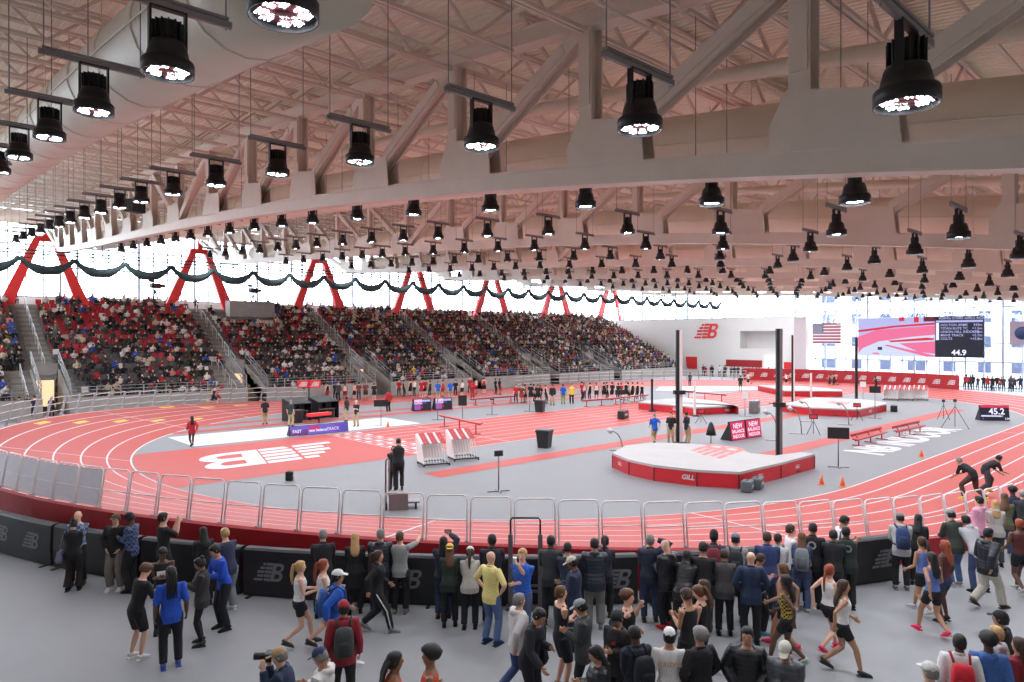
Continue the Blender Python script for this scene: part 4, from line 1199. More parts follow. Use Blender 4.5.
# cameras and people's platform at the back of the stand
x, z = onY(155, 310, 80); 
for (u, lab) in ((155, 'dark television camera on a tripod at the top of the stand, left one'), (253, 'dark television camera on a tripod at the top of the stand, right one')):
    x, z = onY(u, 305, 79.5); r = empty('television_camera', (x, 79.5, 9.15), .3, lab, 'camera')
    for k in range(3):
        a = R(90 + 120 * k); MB().tube([(.6 * math.cos(a), .6 * math.sin(a), 0), (0, 0, 2.0)], .09, 5).build('leg', M_blk, r)
    q = MB(); q.box((0, 0, 2.4), (1.0, .5, .55)); q.tube([(.5, 0, 2.4), (1.1, 0, 2.45)], .2); q.build('camera_body', M_blk, r)
    MB().box((-.4, 0, 2.9), (.5, .3, .3)).build('viewfinder', M_blk, r)
    MB().box((0, 0, .05), (1.9, 1.9, .1)).build('riser', M_conc, r)
xa, z = onY(222, 315, 78.4); xb, z2 = onY(266, 315, 78.4)
r = empty('media_platform', ((xa + xb) / 2, 76.4, 8.3), 0, 'pale boxy media platform at the top of the stand', 'platform')
MB().box((0, .3, .9), (xb - xa, 1.4, 1.8)).build('deck_box', M_conc, r)
q = MB()
for i in range(6): q.tube([(-(xb - xa) / 2 + (xb - xa) * i / 5, .9, 1.8), (-(xb - xa) / 2 + (xb - xa) * i / 5, .9, 2.8)], .03, 5)
q.tube([(-(xb - xa) / 2, .9, 2.8), ((xb - xa) / 2, .9, 2.8)], .03, 5); q.build('rail', M_grey, r)
# ------------------------------------------------------------------ people
SK = {'L': (226, 176, 150), 'M': (188, 138, 108), 'D': (98, 66, 52), 'B': (150, 104, 80)}
HC = {'k': (24, 20, 20), 'b': (64, 42, 30), 'n': (96, 62, 40), 'y': (190, 150, 98), 'r': (150, 66, 36), 'g': (128, 122, 118), 'w': (190, 186, 182)}
def puffmat(rgb):
    k = 'puffer_%d_%d_%d' % rgb
    if k in MATS: return MATS[k]
    m = mat(k, rgb, .42, noise=.1, scale=10); nt = m.node_tree; b = nt.nodes['Principled BSDF']
    tc = nt.nodes.new('ShaderNodeTexCoord'); w = nt.nodes.new('ShaderNodeTexWave'); w.bands_direction = 'Z'; w.inputs['Scale'].default_value = 4.5; w.inputs['Distortion'].default_value = .6
    bp = nt.nodes.new('ShaderNodeBump'); bp.inputs['Strength'].default_value = .6; bp.inputs['Distance'].default_value = .006
    nt.links.new(tc.outputs['Object'], w.inputs['Vector']); nt.links.new(w.outputs['Fac'], bp.inputs['Height']); nt.links.new(bp.outputs[0], b.inputs['Normal'])
    return m
def checkmat(a, b_, nm, sc=14):
    if nm in MATS: return MATS[nm]
    m = mat(nm, a, .8, noise=0); nt = m.node_tree; b = nt.nodes['Principled BSDF']
    tc = nt.nodes.new('ShaderNodeTexCoord'); c = nt.nodes.new('ShaderNodeTexChecker'); c.inputs['Scale'].default_value = sc
    c.inputs['Color1'].default_value = (*lin(a), 1); c.inputs['Color2'].default_value = (*lin(b_), 1)
    nt.links.new(tc.outputs['Object'], c.inputs['Vector']); nt.links.new(c.outputs['Color'], b.inputs['Base Color'])
    return m
def ik(a, c, l1, l2, pole):
    a = Vector(a); c = Vector(c); d = c - a; L = d.length; mx = (l1 + l2) * .995
    if L > mx: c = a + d * (mx / L); d = c - a; L = mx
    L = max(L, .08); t = d / d.length
    x = (l1 * l1 - l2 * l2 + L * L) / (2 * L); h = math.sqrt(max(0, l1 * l1 - x * x))
    p = Vector(pole); p = p - t * p.dot(t)
    if p.length < 1e-4: p = Vector((0, -1, 0))
    p.normalize()
    return a + t * x + p * h, c
# wrist targets relative to the shoulder (x outward), lean, feet (x outward, forward, lift), head pitch, elbow poles
POSE = {
 'stand': dict(),
 'rail': dict(l=(-.12, .33, -.33), r=(-.10, .35, -.33), lean=13, pit=6, pl=(.5, -.6, -.6), pr=(.5, -.6, -.6)),
 'lean': dict(l=(-.16, .40, -.22), r=(-.10, .42, -.22), lean=34, fl=(.1, -.12, 0), fr=(.1, -.05, 0)),
 'phone': dict(l=(-.12, .30, .08), r=(-.12, .30, .08)),
 'text': dict(l=(-.13, .28, -.2), r=(-.13, .28, -.2), pit=24),
 'fold': dict(l=(-.24, .2, -.24), r=(-.22, .23, -.2)),
 'hips': dict(l=(.02, .06, -.42), r=(.02, .06, -.42), pl=(1, -.3, 0), pr=(1, -.3, 0)),
 'hipr': dict(r=(.02, .06, -.42), pr=(1, -.4, 0)),
 'chin': dict(l=(-.26, .2, -.26), r=(-.14, .2, .1)),
 'headh': dict(l=(-.1, .3, -.2), r=(-.02, .1, .2), pr=(1, .2, 0)),
 'point': dict(r=(.15, .50, .12), l=(-.16, .38, -.26)),
 'raise': dict(r=(-.05, .28, .3), l=(-.12, .30, .05)),
 'walk': dict(l=(.05, .22, -.42), r=(.05, -.2, -.44), fl=(0, -.3, .1), fr=(0, .3, 0), drop=.04, lean=3),
 'walk2': dict(l=(.05, -.2, -.44), r=(.05, .22, -.42), fl=(0, .3, 0), fr=(0, -.3, .1), drop=.04, lean=3),
 'walkf': dict(l=(-.05, .30, -.28), r=(-.02, .30, -.25), fl=(0, .28, 0), fr=(0, -.28, .1), drop=.035, lean=3),
 'cam': dict(l=(-.1, .24, .06), r=(-.1, .2, .06), lean=12, pit=8),
 'reach': dict(r=(-.05, .5, -.12), l=(0, .2, -.4), lean=8),
 'down': dict(r=(.12, .28, -.42), l=(-.15, .25, -.25), lean=14, pit=20),
 'bend': dict(r=(-.05, .35, -.35), l=(-.05, .3, -.42), lean=62, fl=(.08, .2, 0), fr=(.08, -.35, .04), drop=.12),
 'run': dict(l=(-.02, .28, -.18), r=(.05, -.22, -.26), fl=(0, -.5, .42), fr=(0, .25, .02), drop=.06, lean=12, pl=(.3, -1, -.3), pr=(.3, -1, -.3)),
 'pockets': dict(l=(-.02, .12, -.44), r=(-.02, .12, -.44), pl=(1, -.6, 0), pr=(1, -.6, 0)),
}
def ell(cx, cy, cz, a, b, n=12, R_=None):
    return [(cx + a * math.cos(2 * PI * k / n), cy + b * math.sin(2 * PI * k / n), cz) for k in range(n)]
class Fig:
    def __init__(s, pose, fem=False, turn=0.0):
        P = POSE[pose]; s.lean = R(P.get('lean', 0)); s.drop = P.get('drop', 0.0); s.fem = fem
        s.pit = R(P.get('pit', 0)); s.turn = R(turn); s.P = P
        sw = .158 if fem else .178
        s.sh = {}; s.el = {}; s.wr = {}; s.hip = {}; s.kn = {}; s.an = {}
        for sd, k in ((-1, 'l'), (1, 'r')):
            S = s.B((sd * sw, 0, 1.42)); t = P.get(k, (.07, .04, -.52)); W = S + Vector((sd * t[0], t[1], t[2]))
            pl_ = P.get('p' + k, (.35, -.8, -.6)); e, w = ik(S, W, .29, .26, (sd * pl_[0], pl_[1], pl_[2]))
            s.sh[k], s.el[k], s.wr[k] = S, e, w
            f = P.get('f' + k, (.03, .02 * sd, 0))
            Hh = Vector((sd * .09, 0, .91 - s.drop)); A = Vector((sd * (.09 + f[0]), f[1], .085 + f[2]))
            kn, an = ik(Hh, A, .43, .42, (sd * .1, 1, 0)); s.hip[k], s.kn[k], s.an[k] = Hh, kn, an
    def B(s, p):
        x, y, z = p; z -= s.drop
        t = max(0, min(1, (z - .86) / .25)); a = s.lean * t
        dz = z - .93; 
        return Vector((x, y * math.cos(a) + dz * math.sin(a), .93 + dz * math.cos(a) - y * math.sin(a)))
    def Hd(s, p):
        """head space: turn and pitch about the neck, partly undoing the lean"""
        v = Vector(p) - Vector((0, 0, 1.53)); a = s.pit - s.lean * .65
        M = Matrix.Rotation(s.turn, 3, 'Z') @ Matrix.Rotation(-a, 3, 'X')
        return s.B((0, 0, 1.53)) + Matrix.Rotation(-s.lean, 3, 'X') @ (M @ v)
    def torso(s, c=0.0, z0=.84, z1=1.60, mb=None, mi=0, wide=1.0):
        T = [(.84, .165, .11, 0), (.92, .172, .118, -.005), (1.0, .155, .105, 0), (1.1, .138, .096, .005), (1.22, .155, .108, .008), (1.33, .172, .115, .008), (1.41, .16, .098, 0), (1.455, .11, .08, -.005), (1.49, .062, .065, 0), (1.60, .055, .058, .008)]
        if s.fem: T = [(z, a * (1.03 if z < .95 else .9), b * (1.0 if z < 1.2 or z > 1.36 else 1.1), y) for z, a, b, y in T]
        def at(z):
            if z <= T[0][0]: return (z, T[0][1], T[0][2], T[0][3])
            for p, q in zip(T, T[1:]):
                if z <= q[0]:
                    t = (z - p[0]) / (q[0] - p[0]); return (z, p[1] + (q[1] - p[1]) * t, p[2] + (q[2] - p[2]) * t, p[3] + (q[3] - p[3]) * t)
            return T[-1]
        zs = [z0] + [t[0] for t in T if z0 + .02 < t[0] < z1 - .02] + [z1]
        rg = []
        for z in zs:
            z_, a, b, y = at(z)
            rg.append([s.B((q[0], q[1], z)) for q in ell(0, y, z, (a + c) * wide, b + c, 14)])
        mb.rings(rg, mi)
    def limb(s, pts, rad, mb, mi=0, n=9): mb.tube(pts, rad, n, mi)
    def arm(s, k, mb, c=0.0, frac=1.0, mi=0):
        S, E, W = s.sh[k], s.el[k], s.wr[k]
        inn = S + (s.B((0, 0, 1.38)) - S) * .35
        pts = [inn, S, S.lerp(E, .3), S.lerp(E, .65), E, E.lerp(W, .35), E.lerp(W, .7), W]
        rad = [.045, .056, .052, .046, .041, .042, .035, .027]
        if s.fem: rad = [r * .86 for r in rad]
        m = {1.0: 8, .5: 5, .35: 4, .2: 3}[frac]
        s.limb(pts[:m], [r + c for r in rad[:m]], mb, mi)
    def leg(s, k, mb, c=0.0, frac=1.0, mi=0, flare=0.0):
        Hh, K, A = s.hip[k], s.kn[k], s.an[k]
        pts = [Hh + Vector((0, 0, .04)), Hh.lerp(K, .18), Hh.lerp(K, .55), Hh.lerp(K, .9), K, K.lerp(A, .3), K.lerp(A, .65), K.lerp(A, .95)]
        rad = [.085, .088, .074, .058, .056, .056, .045, .034]
        m = {1.0: 8, .5: 4, .35: 3}[frac]; rr = [r + c for r in rad[:m]]
        if flare: rr[-1] += flare; rr[-2] += flare * .5
        s.limb(pts[:m], rr, mb, mi, 10)
    def hand(s, k, mb, mi=0):
        sd = -1 if k == 'l' else 1
        W, E = s.wr[k], s.el[k]; d = (W - E).normalized()
        # palm faces the body
        n = Vector((-sd, 0, 0)); n = (n - d * n.dot(d))
        if n.length < .2: n = Vector((0, 0, -1)) - d * (-d.z)
        n.normalize(); wv = d.cross(n).normalized()
        if wv.y * 1 + wv.z * .5 < 0: wv = -wv          # towards the thumb
        rg = []
        for t, a, b in ((-.02, .024, .02), (.02, .034, .015), (.06, .042, .015), (.095, .04, .012)):
            c = W + d * t; rg.append([c + wv * (a * math.cos(2 * PI * q / 8)) + n * (b * math.sin(2 * PI * q / 8)) for q in range(8)])
        mb.rings(rg, mi)
        for i, L in enumerate((.068, .076, .07, .055)):
            b0 = W + d * .085 + wv * (.03 - .0205 * i); cur = .25 + .12 * i
            p1 = b0 + d * L * .45 + n * L * .12; p2 = p1 + (d * math.cos(cur + .3) + n * math.sin(cur + .3)) * L * .32; p3 = p2 + (d * math.cos(cur + .8) + n * math.sin(cur + .8)) * L * .26
            mb.tube([b0, p1, p2, p3], [.0095, .009, .0085, .007], 6, mi)
        b0 = W + d * .025 + wv * .028
        mb.tube([b0, b0 + d * .03 + wv * .026, b0 + d * .058 + wv * .036 + n * .01], [.012, .0105, .008], 6, mi)
    def head(s, mb, mi=0):
        Hr = [(1.535, .035, .045, .02), (1.55, .052, .066, .018), (1.58, .064, .082, .012), (1.62, .072, .092, .008), (1.66, .077, .098, .002), (1.70, .074, .095, -.004), (1.735, .055, .074, -.008), (1.752, .025, .035, -.008)]
        rg = [[s.Hd(q) for q in ell(0, y, z, a, b, 12)] for z, a, b, y in Hr]; mb.rings(rg, mi)
        mb.tube([s.Hd((0, .09, 1.655)), s.Hd((0, .108, 1.625)), s.Hd((0, .095, 1.612))], [.008, .014, .012], 6, mi)      # nose
        for sd in (-1, 1): mb.tube([s.Hd((sd * .07, -.005, 1.62)), s.Hd((sd * .085, -.015, 1.645)), s.Hd((sd * .078, -.01, 1.67))], [.01, .013, .01], 6, mi)
def hair_mesh(fg, kind):
    m = MB()
    def cap(infl, zlow, back=0.0, n=14, front=.035, lump=0.0, zf=1.695):
        """shell over the skull; rises over the forehead, lower at the back"""
        rg = []
        J = 7
        for j in range(J + 1):
            t = j / J; ring = []
            for k in range(n):
                a = 2 * PI * k / n; fy = math.sin(a)
                zl = zlow if fy < .2 else zlow + (zf - zlow) * min(1, (fy - .2) / .5)
                ph = t * PI / 2
                z0 = zl; zt = 1.752 + infl
                z = z0 + (zt - z0) * math.sin(ph)
                # skull profile radius at z
                q = max(0, min(1, (1.752 + infl - z) / (.13 + infl))); prof = max(.0, 1 - (1 - q) ** 2.7) ** .37 if q < 1 else 1
                lz = 1 + lump * math.sin(k * 3.1 + j * 2.3)
                fl_ = infl * (.25 + .75 * min(1, t * 3.5)); lz *= 1 + .025 * math.sin(k * 2.7 + j * 1.9)
                rx_ = (.077 + fl_) * max(.06, prof) * lz; ry_ = (.098 + fl_) * max(.06, prof) * lz
                ring.append(fg.Hd((rx_ * math.cos(a), -.004 - back * (1 - max(0, fy)) + ry_ * math.sin(a), z)))
            rg.append(ring)
        m.rings(rg)
    if kind == 'short': cap(.014, 1.585, .006, lump=.015)
    if kind in ('pony', 'bun', 'long', 'braid', 'braids'): cap(.016, 1.57, .008, lump=.01, zf=1.705)
    if kind == 'curly': cap(.035, 1.61, .008, lump=.08)
    if kind == 'afro': cap(.05, 1.62, .01, lump=.06)
    if kind == 'long':
        rg = []
        for z, a, b, y in ((1.70, .08, .05, -.05), (1.62, .088, .055, -.062), (1.52, .09, .05, -.075), (1.42, .10, .042, -.10), (1.32, .09, .034, -.115), (1.26, .05, .02, -.118)):
            rg.append([(fg.Hd((q[0], q[1], z)) if z > 1.5 else fg.B((q[0], q[1] - .02, z))) for q in ell(0, y, z, a, b, 10)])
        m.rings(rg)
    if kind == 'pony':
        m.tube([fg.Hd((0, -.08, 1.70)), fg.Hd((0, -.14, 1.70)), fg.Hd((0, -.155, 1.62)), fg.B((0, -.17, 1.50)), fg.B((0, -.16, 1.38)), fg.B((0, -.15, 1.30))], [.02, .03, .036, .034, .026, .01], 7)
    if kind == 'bun': m.ball(fg.Hd((0, -.09, 1.74)), .048, 8)
    if kind in ('braid', 'braids'):
        for x in ((0,) if kind == 'braid' else (-.06, -.02, .03, .07)):
            m.tube([fg.Hd((x, -.08, 1.68)), fg.Hd((x, -.12, 1.6)), fg.B((x, -.15, 1.48)), fg.B((x, -.15, 1.36)), fg.B((x * 1.1, -.14, 1.24))], [.02, .024, .026, .022, .012], 6)
    return m
def cap_obj(fg, kind, col, par):
    m = MB(); sc = 1.0
    rg = []
    zz = [(1.675, .086, .108), (1.70, .087, .108), (1.735, .078, .096), (1.765, .05, .062), (1.775, .02, .025)]
    if kind == 'beanie': zz = [(1.655, .088, .108), (1.69, .09, .11), (1.73, .084, .102), (1.775, .06, .074), (1.80, .02, .025)]
    for z, a, b in zz: rg.append([fg.Hd(q) for q in ell(0, -.006, z, a, b, 14)])
    m.rings(rg)
    o = m.build('cap' if kind != 'beanie' else 'beanie', cmat(col), par)
    if kind in ('cap', 'capback'):
        sg = 1 if kind == 'cap' else -1
        b = MB(); P = [(-.065, .085 * sg), (-.06, .15 * sg), (-.03, .18 * sg), (.03, .18 * sg), (.06, .15 * sg), (.065, .085 * sg)]
        vs = [fg.Hd((x, y, 1.682 - (.015 if abs(y) > .14 else 0))) for x, y in P] + [fg.Hd((x, y, 1.692 - (.015 if abs(y) > .14 else 0))) for x, y in P]
        b.add(vs, [(0, 1, 2, 3, 4, 5), (11, 10, 9, 8, 7, 6)] + [(i, (i + 1) % 6, 6 + (i + 1) % 6, 6 + i) for i in range(6)]); b.build('brim', cmat(col), o)
def remesh(o, vs):
    if vs:
        m = o.modifiers.new('fuse', 'REMESH'); m.mode = 'VOXEL'; m.voxel_size = vs; m.use_smooth_shade = True
        sm = o.modifiers.new('soft', 'SMOOTH'); sm.factor = .5; sm.iterations = 2
TOPS = {'tee': (.018, .5, .80), 'polo': (.02, .5, .80), 'singlet': (.008, None, .93), 'tank': (.014, None, .84), 'shirt': (.02, 1.0, .80), 'hoodie': (.034, 1.0, .80), 'jacket': (.035, 1.0, .78), 'puffer': (.055, 1.0, .78), 'coat': (.036, 1.0, .58), 'vest': (.045, None, .80)}
BOTS = {'pants': (.022, 1.0, .012), 'flare': (.016, 1.0, .05), 'jeans': (.018, 1.0, .016), 'sweats': (.034, 1.0, .02), 'tights': (.005, 1.0, 0), 'shorts': (.03, .5, 0), 'briefs': (.012, .35, 0)}
def figure(root, pose, fem, skin, hair, hc, top, tc, bot, bc, shoe, vox=.011, face=True, turn=0, ex=None):
    ex = ex or {}
    fg = Fig(pose, fem, turn); fg.root = root
    b = MB(); fg.torso(0, .84, 1.6, b); fg.head(b)
    for k in 'lr': fg.arm(k, b); fg.leg(k, b); fg.hand(k, b) if vox and vox < .02 else b.ball(fg.wr[k] + (fg.wr[k] - fg.el[k]).normalized() * .06, (.035, .035, .05), 6)
    for k in 'lr': A = fg.an[k]; b.tube([A + Vector((0, -.03, .0)), A + Vector((0, .02, -.03)), A + Vector((0, .12, -.055))], [.034, .036, .026], 7)
    o = b.build('body', mat('skin_%s' % skin, SK[skin], .55, noise=.04, scale=12), root); remesh(o, vox)
    c, sl, z0 = TOPS[top]
    if top == 'none': pass
    t = MB(); fg.torso(c, z0, 1.47 if top not in ('singlet', 'tank') else 1.43, t, wide=1.0)
    if sl:
        for k in 'lr': fg.arm(k, t, c * .8, sl)
    elif top in ('singlet', 'tank', 'vest'):
        for sd in (-1, 1): t.tube([fg.B((sd * .1, .06, 1.38)), fg.B((sd * .1, 0, 1.46)), fg.B((sd * .1, -.06, 1.38))], .022 if top != 'vest' else .05, 6)
    if top == 'coat':
        pass
    if top in ('hoodie', 'puffer') or ex.get('hood'):
        t.tube([fg.B((-.07, -.02, 1.47)), fg.B((-.06, -.09, 1.47)), fg.B((0, -.125, 1.46)), fg.B((.06, -.09, 1.47)), fg.B((.07, -.02, 1.47))], [.035, .045, .055, .045, .035], 8)
    if top in ('jacket', 'polo', 'coat', 'vest'): t.tube([fg.B((-.055, .03, 1.49)), fg.B((-.065, -.03, 1.50)), fg.B((0, -.07, 1.51)), fg.B((.065, -.03, 1.50)), fg.B((.055, .03, 1.49))], .02, 6)
    tm = puffmat(tuple(tc)) if top == 'puffer' else (tc if not isinstance(tc, tuple) else cmat(tc))
    nm = {'tee': 't_shirt', 'polo': 'polo_shirt', 'tank': 'tank_top', 'puffer': 'puffer_jacket'}.get(top, top)
    o = t.build(nm, tm, root); remesh(o, .015 if vox and vox < .02 else (.02 if vox else 0))
    if 'print' in ex:
        txt, s_, col = ex['print']; q = MB(); side = ex.get('pside', -1)
        vs, fs = (text2d(txt, 1, .03) if txt != 'LOGO' else LOGO)
        xs = [v[0] for v in vs]; ys = [v[1] for v in vs]; mx, my = (min(xs) + max(xs)) / 2, (min(ys) + max(ys)) / 2
        q.add([fg.B(((v[0] - mx) * s_ * (1 if side < 0 else -1), side * (.118 + c + .012), 1.30 + (v[1] - my) * s_)) for v in vs], fs); q.build('print', cmat(col), o)
    c, fr, fl = BOTS[bot]
    p = MB(); fg.torso(min(c, max(.006, TOPS[top][0] - .012)) if TOPS[top][0] > .012 else c, .83, .99, p)
    for k in 'lr': fg.leg(k, p, c, fr, 0, fl)
    if bot in ('shorts', 'briefs'):
        pass
    bm = bc if not isinstance(bc, tuple) else cmat(bc)
    o = p.build({'flare': 'trousers', 'pants': 'trousers', 'sweats': 'sweatpants', 'briefs': 'shorts'}.get(bot, bot), bm, root); remesh(o, .015 if vox and vox < .02 else (.022 if vox else 0))
    if 'stripe' in ex:
        for k, sd in (('l', -1), ('r', 1)):
            q = MB(); P_ = [fg.hip[k] + Vector((sd * .11, 0, 0)), fg.kn[k] + Vector((sd * .075, 0, 0)), fg.an[k] + Vector((sd * .062, 0, .03))]; q.tube(P_, .014, 6); q.build('side_stripe', cmat(ex['stripe']), o)
    for k in 'lr':
        A = fg.an[k]; d = Vector((0, 1, 0)); up = 0 if A.z < .1 else -.4
        q = MB()
        def sp(y, z): return A + Vector((0, y * math.cos(up) + 0, z + y * math.sin(up) * 1.0))
        q.tube([sp(-.055, -.03), sp(-.03, -.01), sp(.03, -.025), sp(.1, -.045), sp(.17, -.06), sp(.19, -.064)], [(.028, .036), (.045, .042), (.042, .044), (.034, .045), (.02, .04), (.01, .02)], 9)
        q.box(sp(.06, -.078), (.085, .26, .018), M=Matrix.Rotation(up, 3, 'X')); q.build('shoe', cmat(shoe), root)
    if hair not in ('none', 'bald'):
        h = hair_mesh(fg, 'short' if hair in ('cap', 'capback', 'beanie') else hair.split('+')[0])
        h.build('hair', mat('hair_' + hc, HC[hc], .6, noise=.2, scale=40), root)
    if '+' in hair: cap_obj(fg, hair.split('+')[1], ex.get('cap', (30, 30, 34)), root)
    if face:
        for sd in (-1, 1):
            q = MB(); q.ball((0, 0, 0), (.011, .006, .006), 7); e = q.build('eye', mat('eye_dark', (30, 24, 22), .2, noise=0), root); e.location = fg.Hd((sd * .03, .093, 1.652))
        q = MB(); q.ball((0, 0, 0), (.02, .006, .006), 7); q.build('mouth', mat('lips', (150, 80, 74), .6, noise=0), root).location = fg.Hd((0, .091, 1.585))
    if 'bib' in ex: q = MB(); q.box(fg.B((0, .118 + .03, 1.22)), (.2, .01, .16)); q.build('race_bib', cmat((236, 236, 236)), root)
    if 'lanyard' in ex: q = MB(); q.tube([fg.B((-.06, .03, 1.49)), fg.B((0, .15, 1.22)), fg.B((.06, .03, 1.49))], .006, 5); q.box(fg.B((0, .155, 1.18)), (.09, .01, .12)); q.build('lanyard', cmat((230, 230, 230)), root)
    return fg
def local_to_world(root, p):
    c, s = math.cos(root.rotation_euler.z), math.sin(root.rotation_euler.z); k = root.scale.x
    return Vector((root.location.x + (p[0] * c - p[1] * s) * k, root.location.y + (p[0] * s + p[1] * c) * k, root.location.z + p[2] * k))
def backpack(root, fg, col, label, two=None, name='backpack'):
    r = empty(name, root.location.copy(), root.rotation_euler.z, label, 'bag'); r.scale = root.scale
    c = MB(); rg = []
    for z, a, b in ((.98, .11, .05), (1.0, .14, .085), (1.15, .15, .10), (1.3, .145, .09), (1.4, .12, .065), (1.43, .07, .03)):
        rg.append([fg.B((x, -.235 + y, z)) for x, y in [(a * math.copysign(abs(math.cos(t)) ** .55, math.cos(t)), b * math.copysign(abs(math.sin(t)) ** .55, math.sin(t))) for t in [2 * PI * k / 14 for k in range(14)]]])
    c.rings(rg); c.build('pack', cmat(col), r)
    q = MB(); rg = []
    for z, a, b in ((1.02, .09, .03), (1.1, .105, .045), (1.2, .1, .04), (1.24, .07, .02)): rg.append([fg.B((a * math.cos(2 * PI * k / 10), -.33 + b * math.sin(2 * PI * k / 10), z)) for k in range(10)])
    q.rings(rg); q.build('front_pocket', cmat(two or tuple(int(v * .75) for v in col)), r)
    for sd in (-1, 1):
        MB().tube([fg.B((sd * .1, -.17, 1.42)), fg.B((sd * .12, -.02, 1.50)), fg.B((sd * .125, .12, 1.42)), fg.B((sd * .15, .15, 1.25)), fg.B((sd * .19, .02, 1.08)), fg.B((sd * .15, -.17, 1.05))], .018, 6).build('strap', cmat(tuple(int(v * .8) for v in col)), r)
def shoulder_bag(root, fg, col, label, side=-1):
    r = empty('shoulder_bag', root.location.copy(), root.rotation_euler.z, label, 'bag'); r.scale = root.scale
    b = MB(); x = side * .27
    b.rings([[(x - .05, -.14, .74), (x + .05, -.14, .74), (x + .05, .14, .74), (x - .05, .14, .74)], [(x - .07, -.17, .82), (x + .07, -.17, .82), (x + .07, .17, .82), (x - .07, .17, .82)], [(x - .04, -.14, 1.02), (x + .04, -.14, 1.02), (x + .04, .14, 1.02), (x - .04, .14, 1.02)]], smooth=False); b.build('bag_body', cmat(col), r)
    MB().tube([(x, -.13, 1.0), fg.B((side * .2, -.06, 1.4)), fg.B((side * .16, 0, 1.5)), fg.B((side * .2, .08, 1.4)), (x, .13, 1.0)], .012, 5).build('strap', cmat(col), r)
def held(root, fg, kind, label, k='r'):
    W = fg.wr[k]; d = (W - fg.el[k]).normalized(); p = W + d * .1
    r = empty({'phone': 'phone', 'camera': 'camera', 'flower': 'yellow_baton'}.get(kind, kind), local_to_world(root, p), root.rotation_euler.z, label, {'phone': 'phone', 'camera': 'camera'}.get(kind, 'thing'))
    if kind == 'phone': MB().box((0, .02, .03), (.075, .01, .15), M=Matrix.Rotation(R(90), 3, 'Y')).build('case', M_blk, r); MB().box((0, .012, .03), (.14, .004, .066)).build('screen', M_greyp, r)
    elif kind == 'camera':
        MB().box((0, 0, .03), (.15, .09, .11)).build('camera_body', M_blk, r); MB().tube([(0, .04, .03), (0, .2, .03)], [.045, .05], 12).build('lens', M_lampg, r)
    elif kind == 'flower': MB().tube([(0, 0, .1), (0, 0, -.14)], [.03, .02], 6).build('body', mat('bright_yellow', (222, 206, 60)), r)
    elif kind == 'paper': MB().box((0, 0, 0), (.22, .01, .3)).build('sheet', M_white, r)
def place(u, v, h, a, pose, fem, turn=0, wall=False):
    k = h / 1.76
    rx, ry = ray(u); base = math.atan2(ry, rx) - PI / 2
    fg = Fig(pose, fem, turn); rz = base + R(a)
    for t in range(16):
        k = h / 1.76; hp = fg.Hd((0, -.008, 1.76)) * k; X, Y = G(u, v, hp.z)
        x = X - (hp.x * math.cos(rz) - hp.y * math.sin(rz)); y = Y - (hp.x * math.sin(rz) + hp.y * math.cos(rz))
        rr = math.hypot(x - CX1, y - CY)
        if not wall or rr >= 28.86: break
        h += .015
    if wall and rr < 28.82:
        s_ = 28.82 / rr; x = CX1 + (x - CX1) * s_; y = CY + (y - CY) * s_
    return x, y, rz, k
NP = 0
def person(u, v, h, a, sk_, hair, hc, top, tc, bot, bc, shoe, pose, label, ex=None, **kw):
    global NP
    ex = ex or {}; fem = ex.get('f', False); turn = ex.get('turn', 0)
    x, y, rz, k = ex['at'] if 'at' in ex else place(u, v, h, a, pose, fem, turn, wall=ex.get('wall', False))
    r = empty('person', (x, y, 0), rz, label, 'person'); r.scale = (k, k, k)
    fg = figure(r, pose, fem, sk_, hair, hc, top, tc, bot, bc, shoe, ex.get('vox', .011), abs(a) > 40 or ex.get('turn'), turn, ex)
    if 'pack' in ex: backpack(r, fg, ex['pack'][0], ex['pack'][1])
    if 'bag' in ex: shoulder_bag(r, fg, ex['bag'][0], ex['bag'][1], ex['bag'][2])
    if 'held' in ex: held(r, fg, ex['held'][0], ex['held'][1], ex['held'][2] if len(ex['held']) > 2 else 'r')
    NP += 1
    return r
BK = (26, 26, 30); NV = (34, 40, 66); DG = (58, 58, 62); GY = (130, 130, 134); LG = (176, 174, 172); WH = (232, 230, 228); JN = (66, 84, 120); DJ = (44, 52, 74); KH = (176, 152, 118); RB = (30, 76, 180); RD_ = (176, 30, 44); PK = (244, 70, 110); BR = (76, 58, 44); OG = (84, 84, 60); GR = (34, 52, 44)
F_ = dict(f=True); W_ = dict(wall=True); WF = dict(f=True, wall=True)
def X(*d, **k):
    r = {}
    for q in d: r.update(q)
    r.update(k); return r
CAST = []
def Q(*a): CAST.append(list(a))
Q(74, 519.5, 1.68, -15, 'L', 'bun', 'k', 'jacket', BK, 'flare', (38, 30, 30), BK, 'text', 'woman in black jacket and flared trousers with a lilac shoulder bag', X(F_, bag=((120, 114, 140), 'lilac grey shoulder bag of the woman at far left', -1)))
Q(78, 511, 1.78, 168, 'L', 'bald', 'w', 'shirt', checkmat((70, 92, 128), (150, 164, 186), 'plaid_blue'), 'pants', BK, BR, 'fold', 'grey-haired man in blue plaid shirt facing out at the left barrier', W_)
Q(117, 514, 1.80, 150, 'L', 'short+cap', 'b', 'jacket', BK, 'sweats', (120, 112, 102), WH, 'pockets', 'man in black zip jacket with white piping and grey sweatpants', X(W_, cap=(90, 80, 56), stripe=(120, 112, 102)))
Q(127, 513, 1.82, 60, 'D', 'short+cap', 'k', 'shirt', checkmat((40, 52, 84), (92, 108, 146), 'plaid_navy', 18), 'pants', BK, BK, 'text', 'man in navy checked shirt and dark cap beside the grey sweatpants', X(W_, cap=(30, 32, 44)))
Q(163, 512.5, 1.84, -70, 'L', 'short', 'k', 'tee', BK, 'pants', BK, BK, 'phone', 'man in black t-shirt raising both hands to his mouth at the barrier', W_)
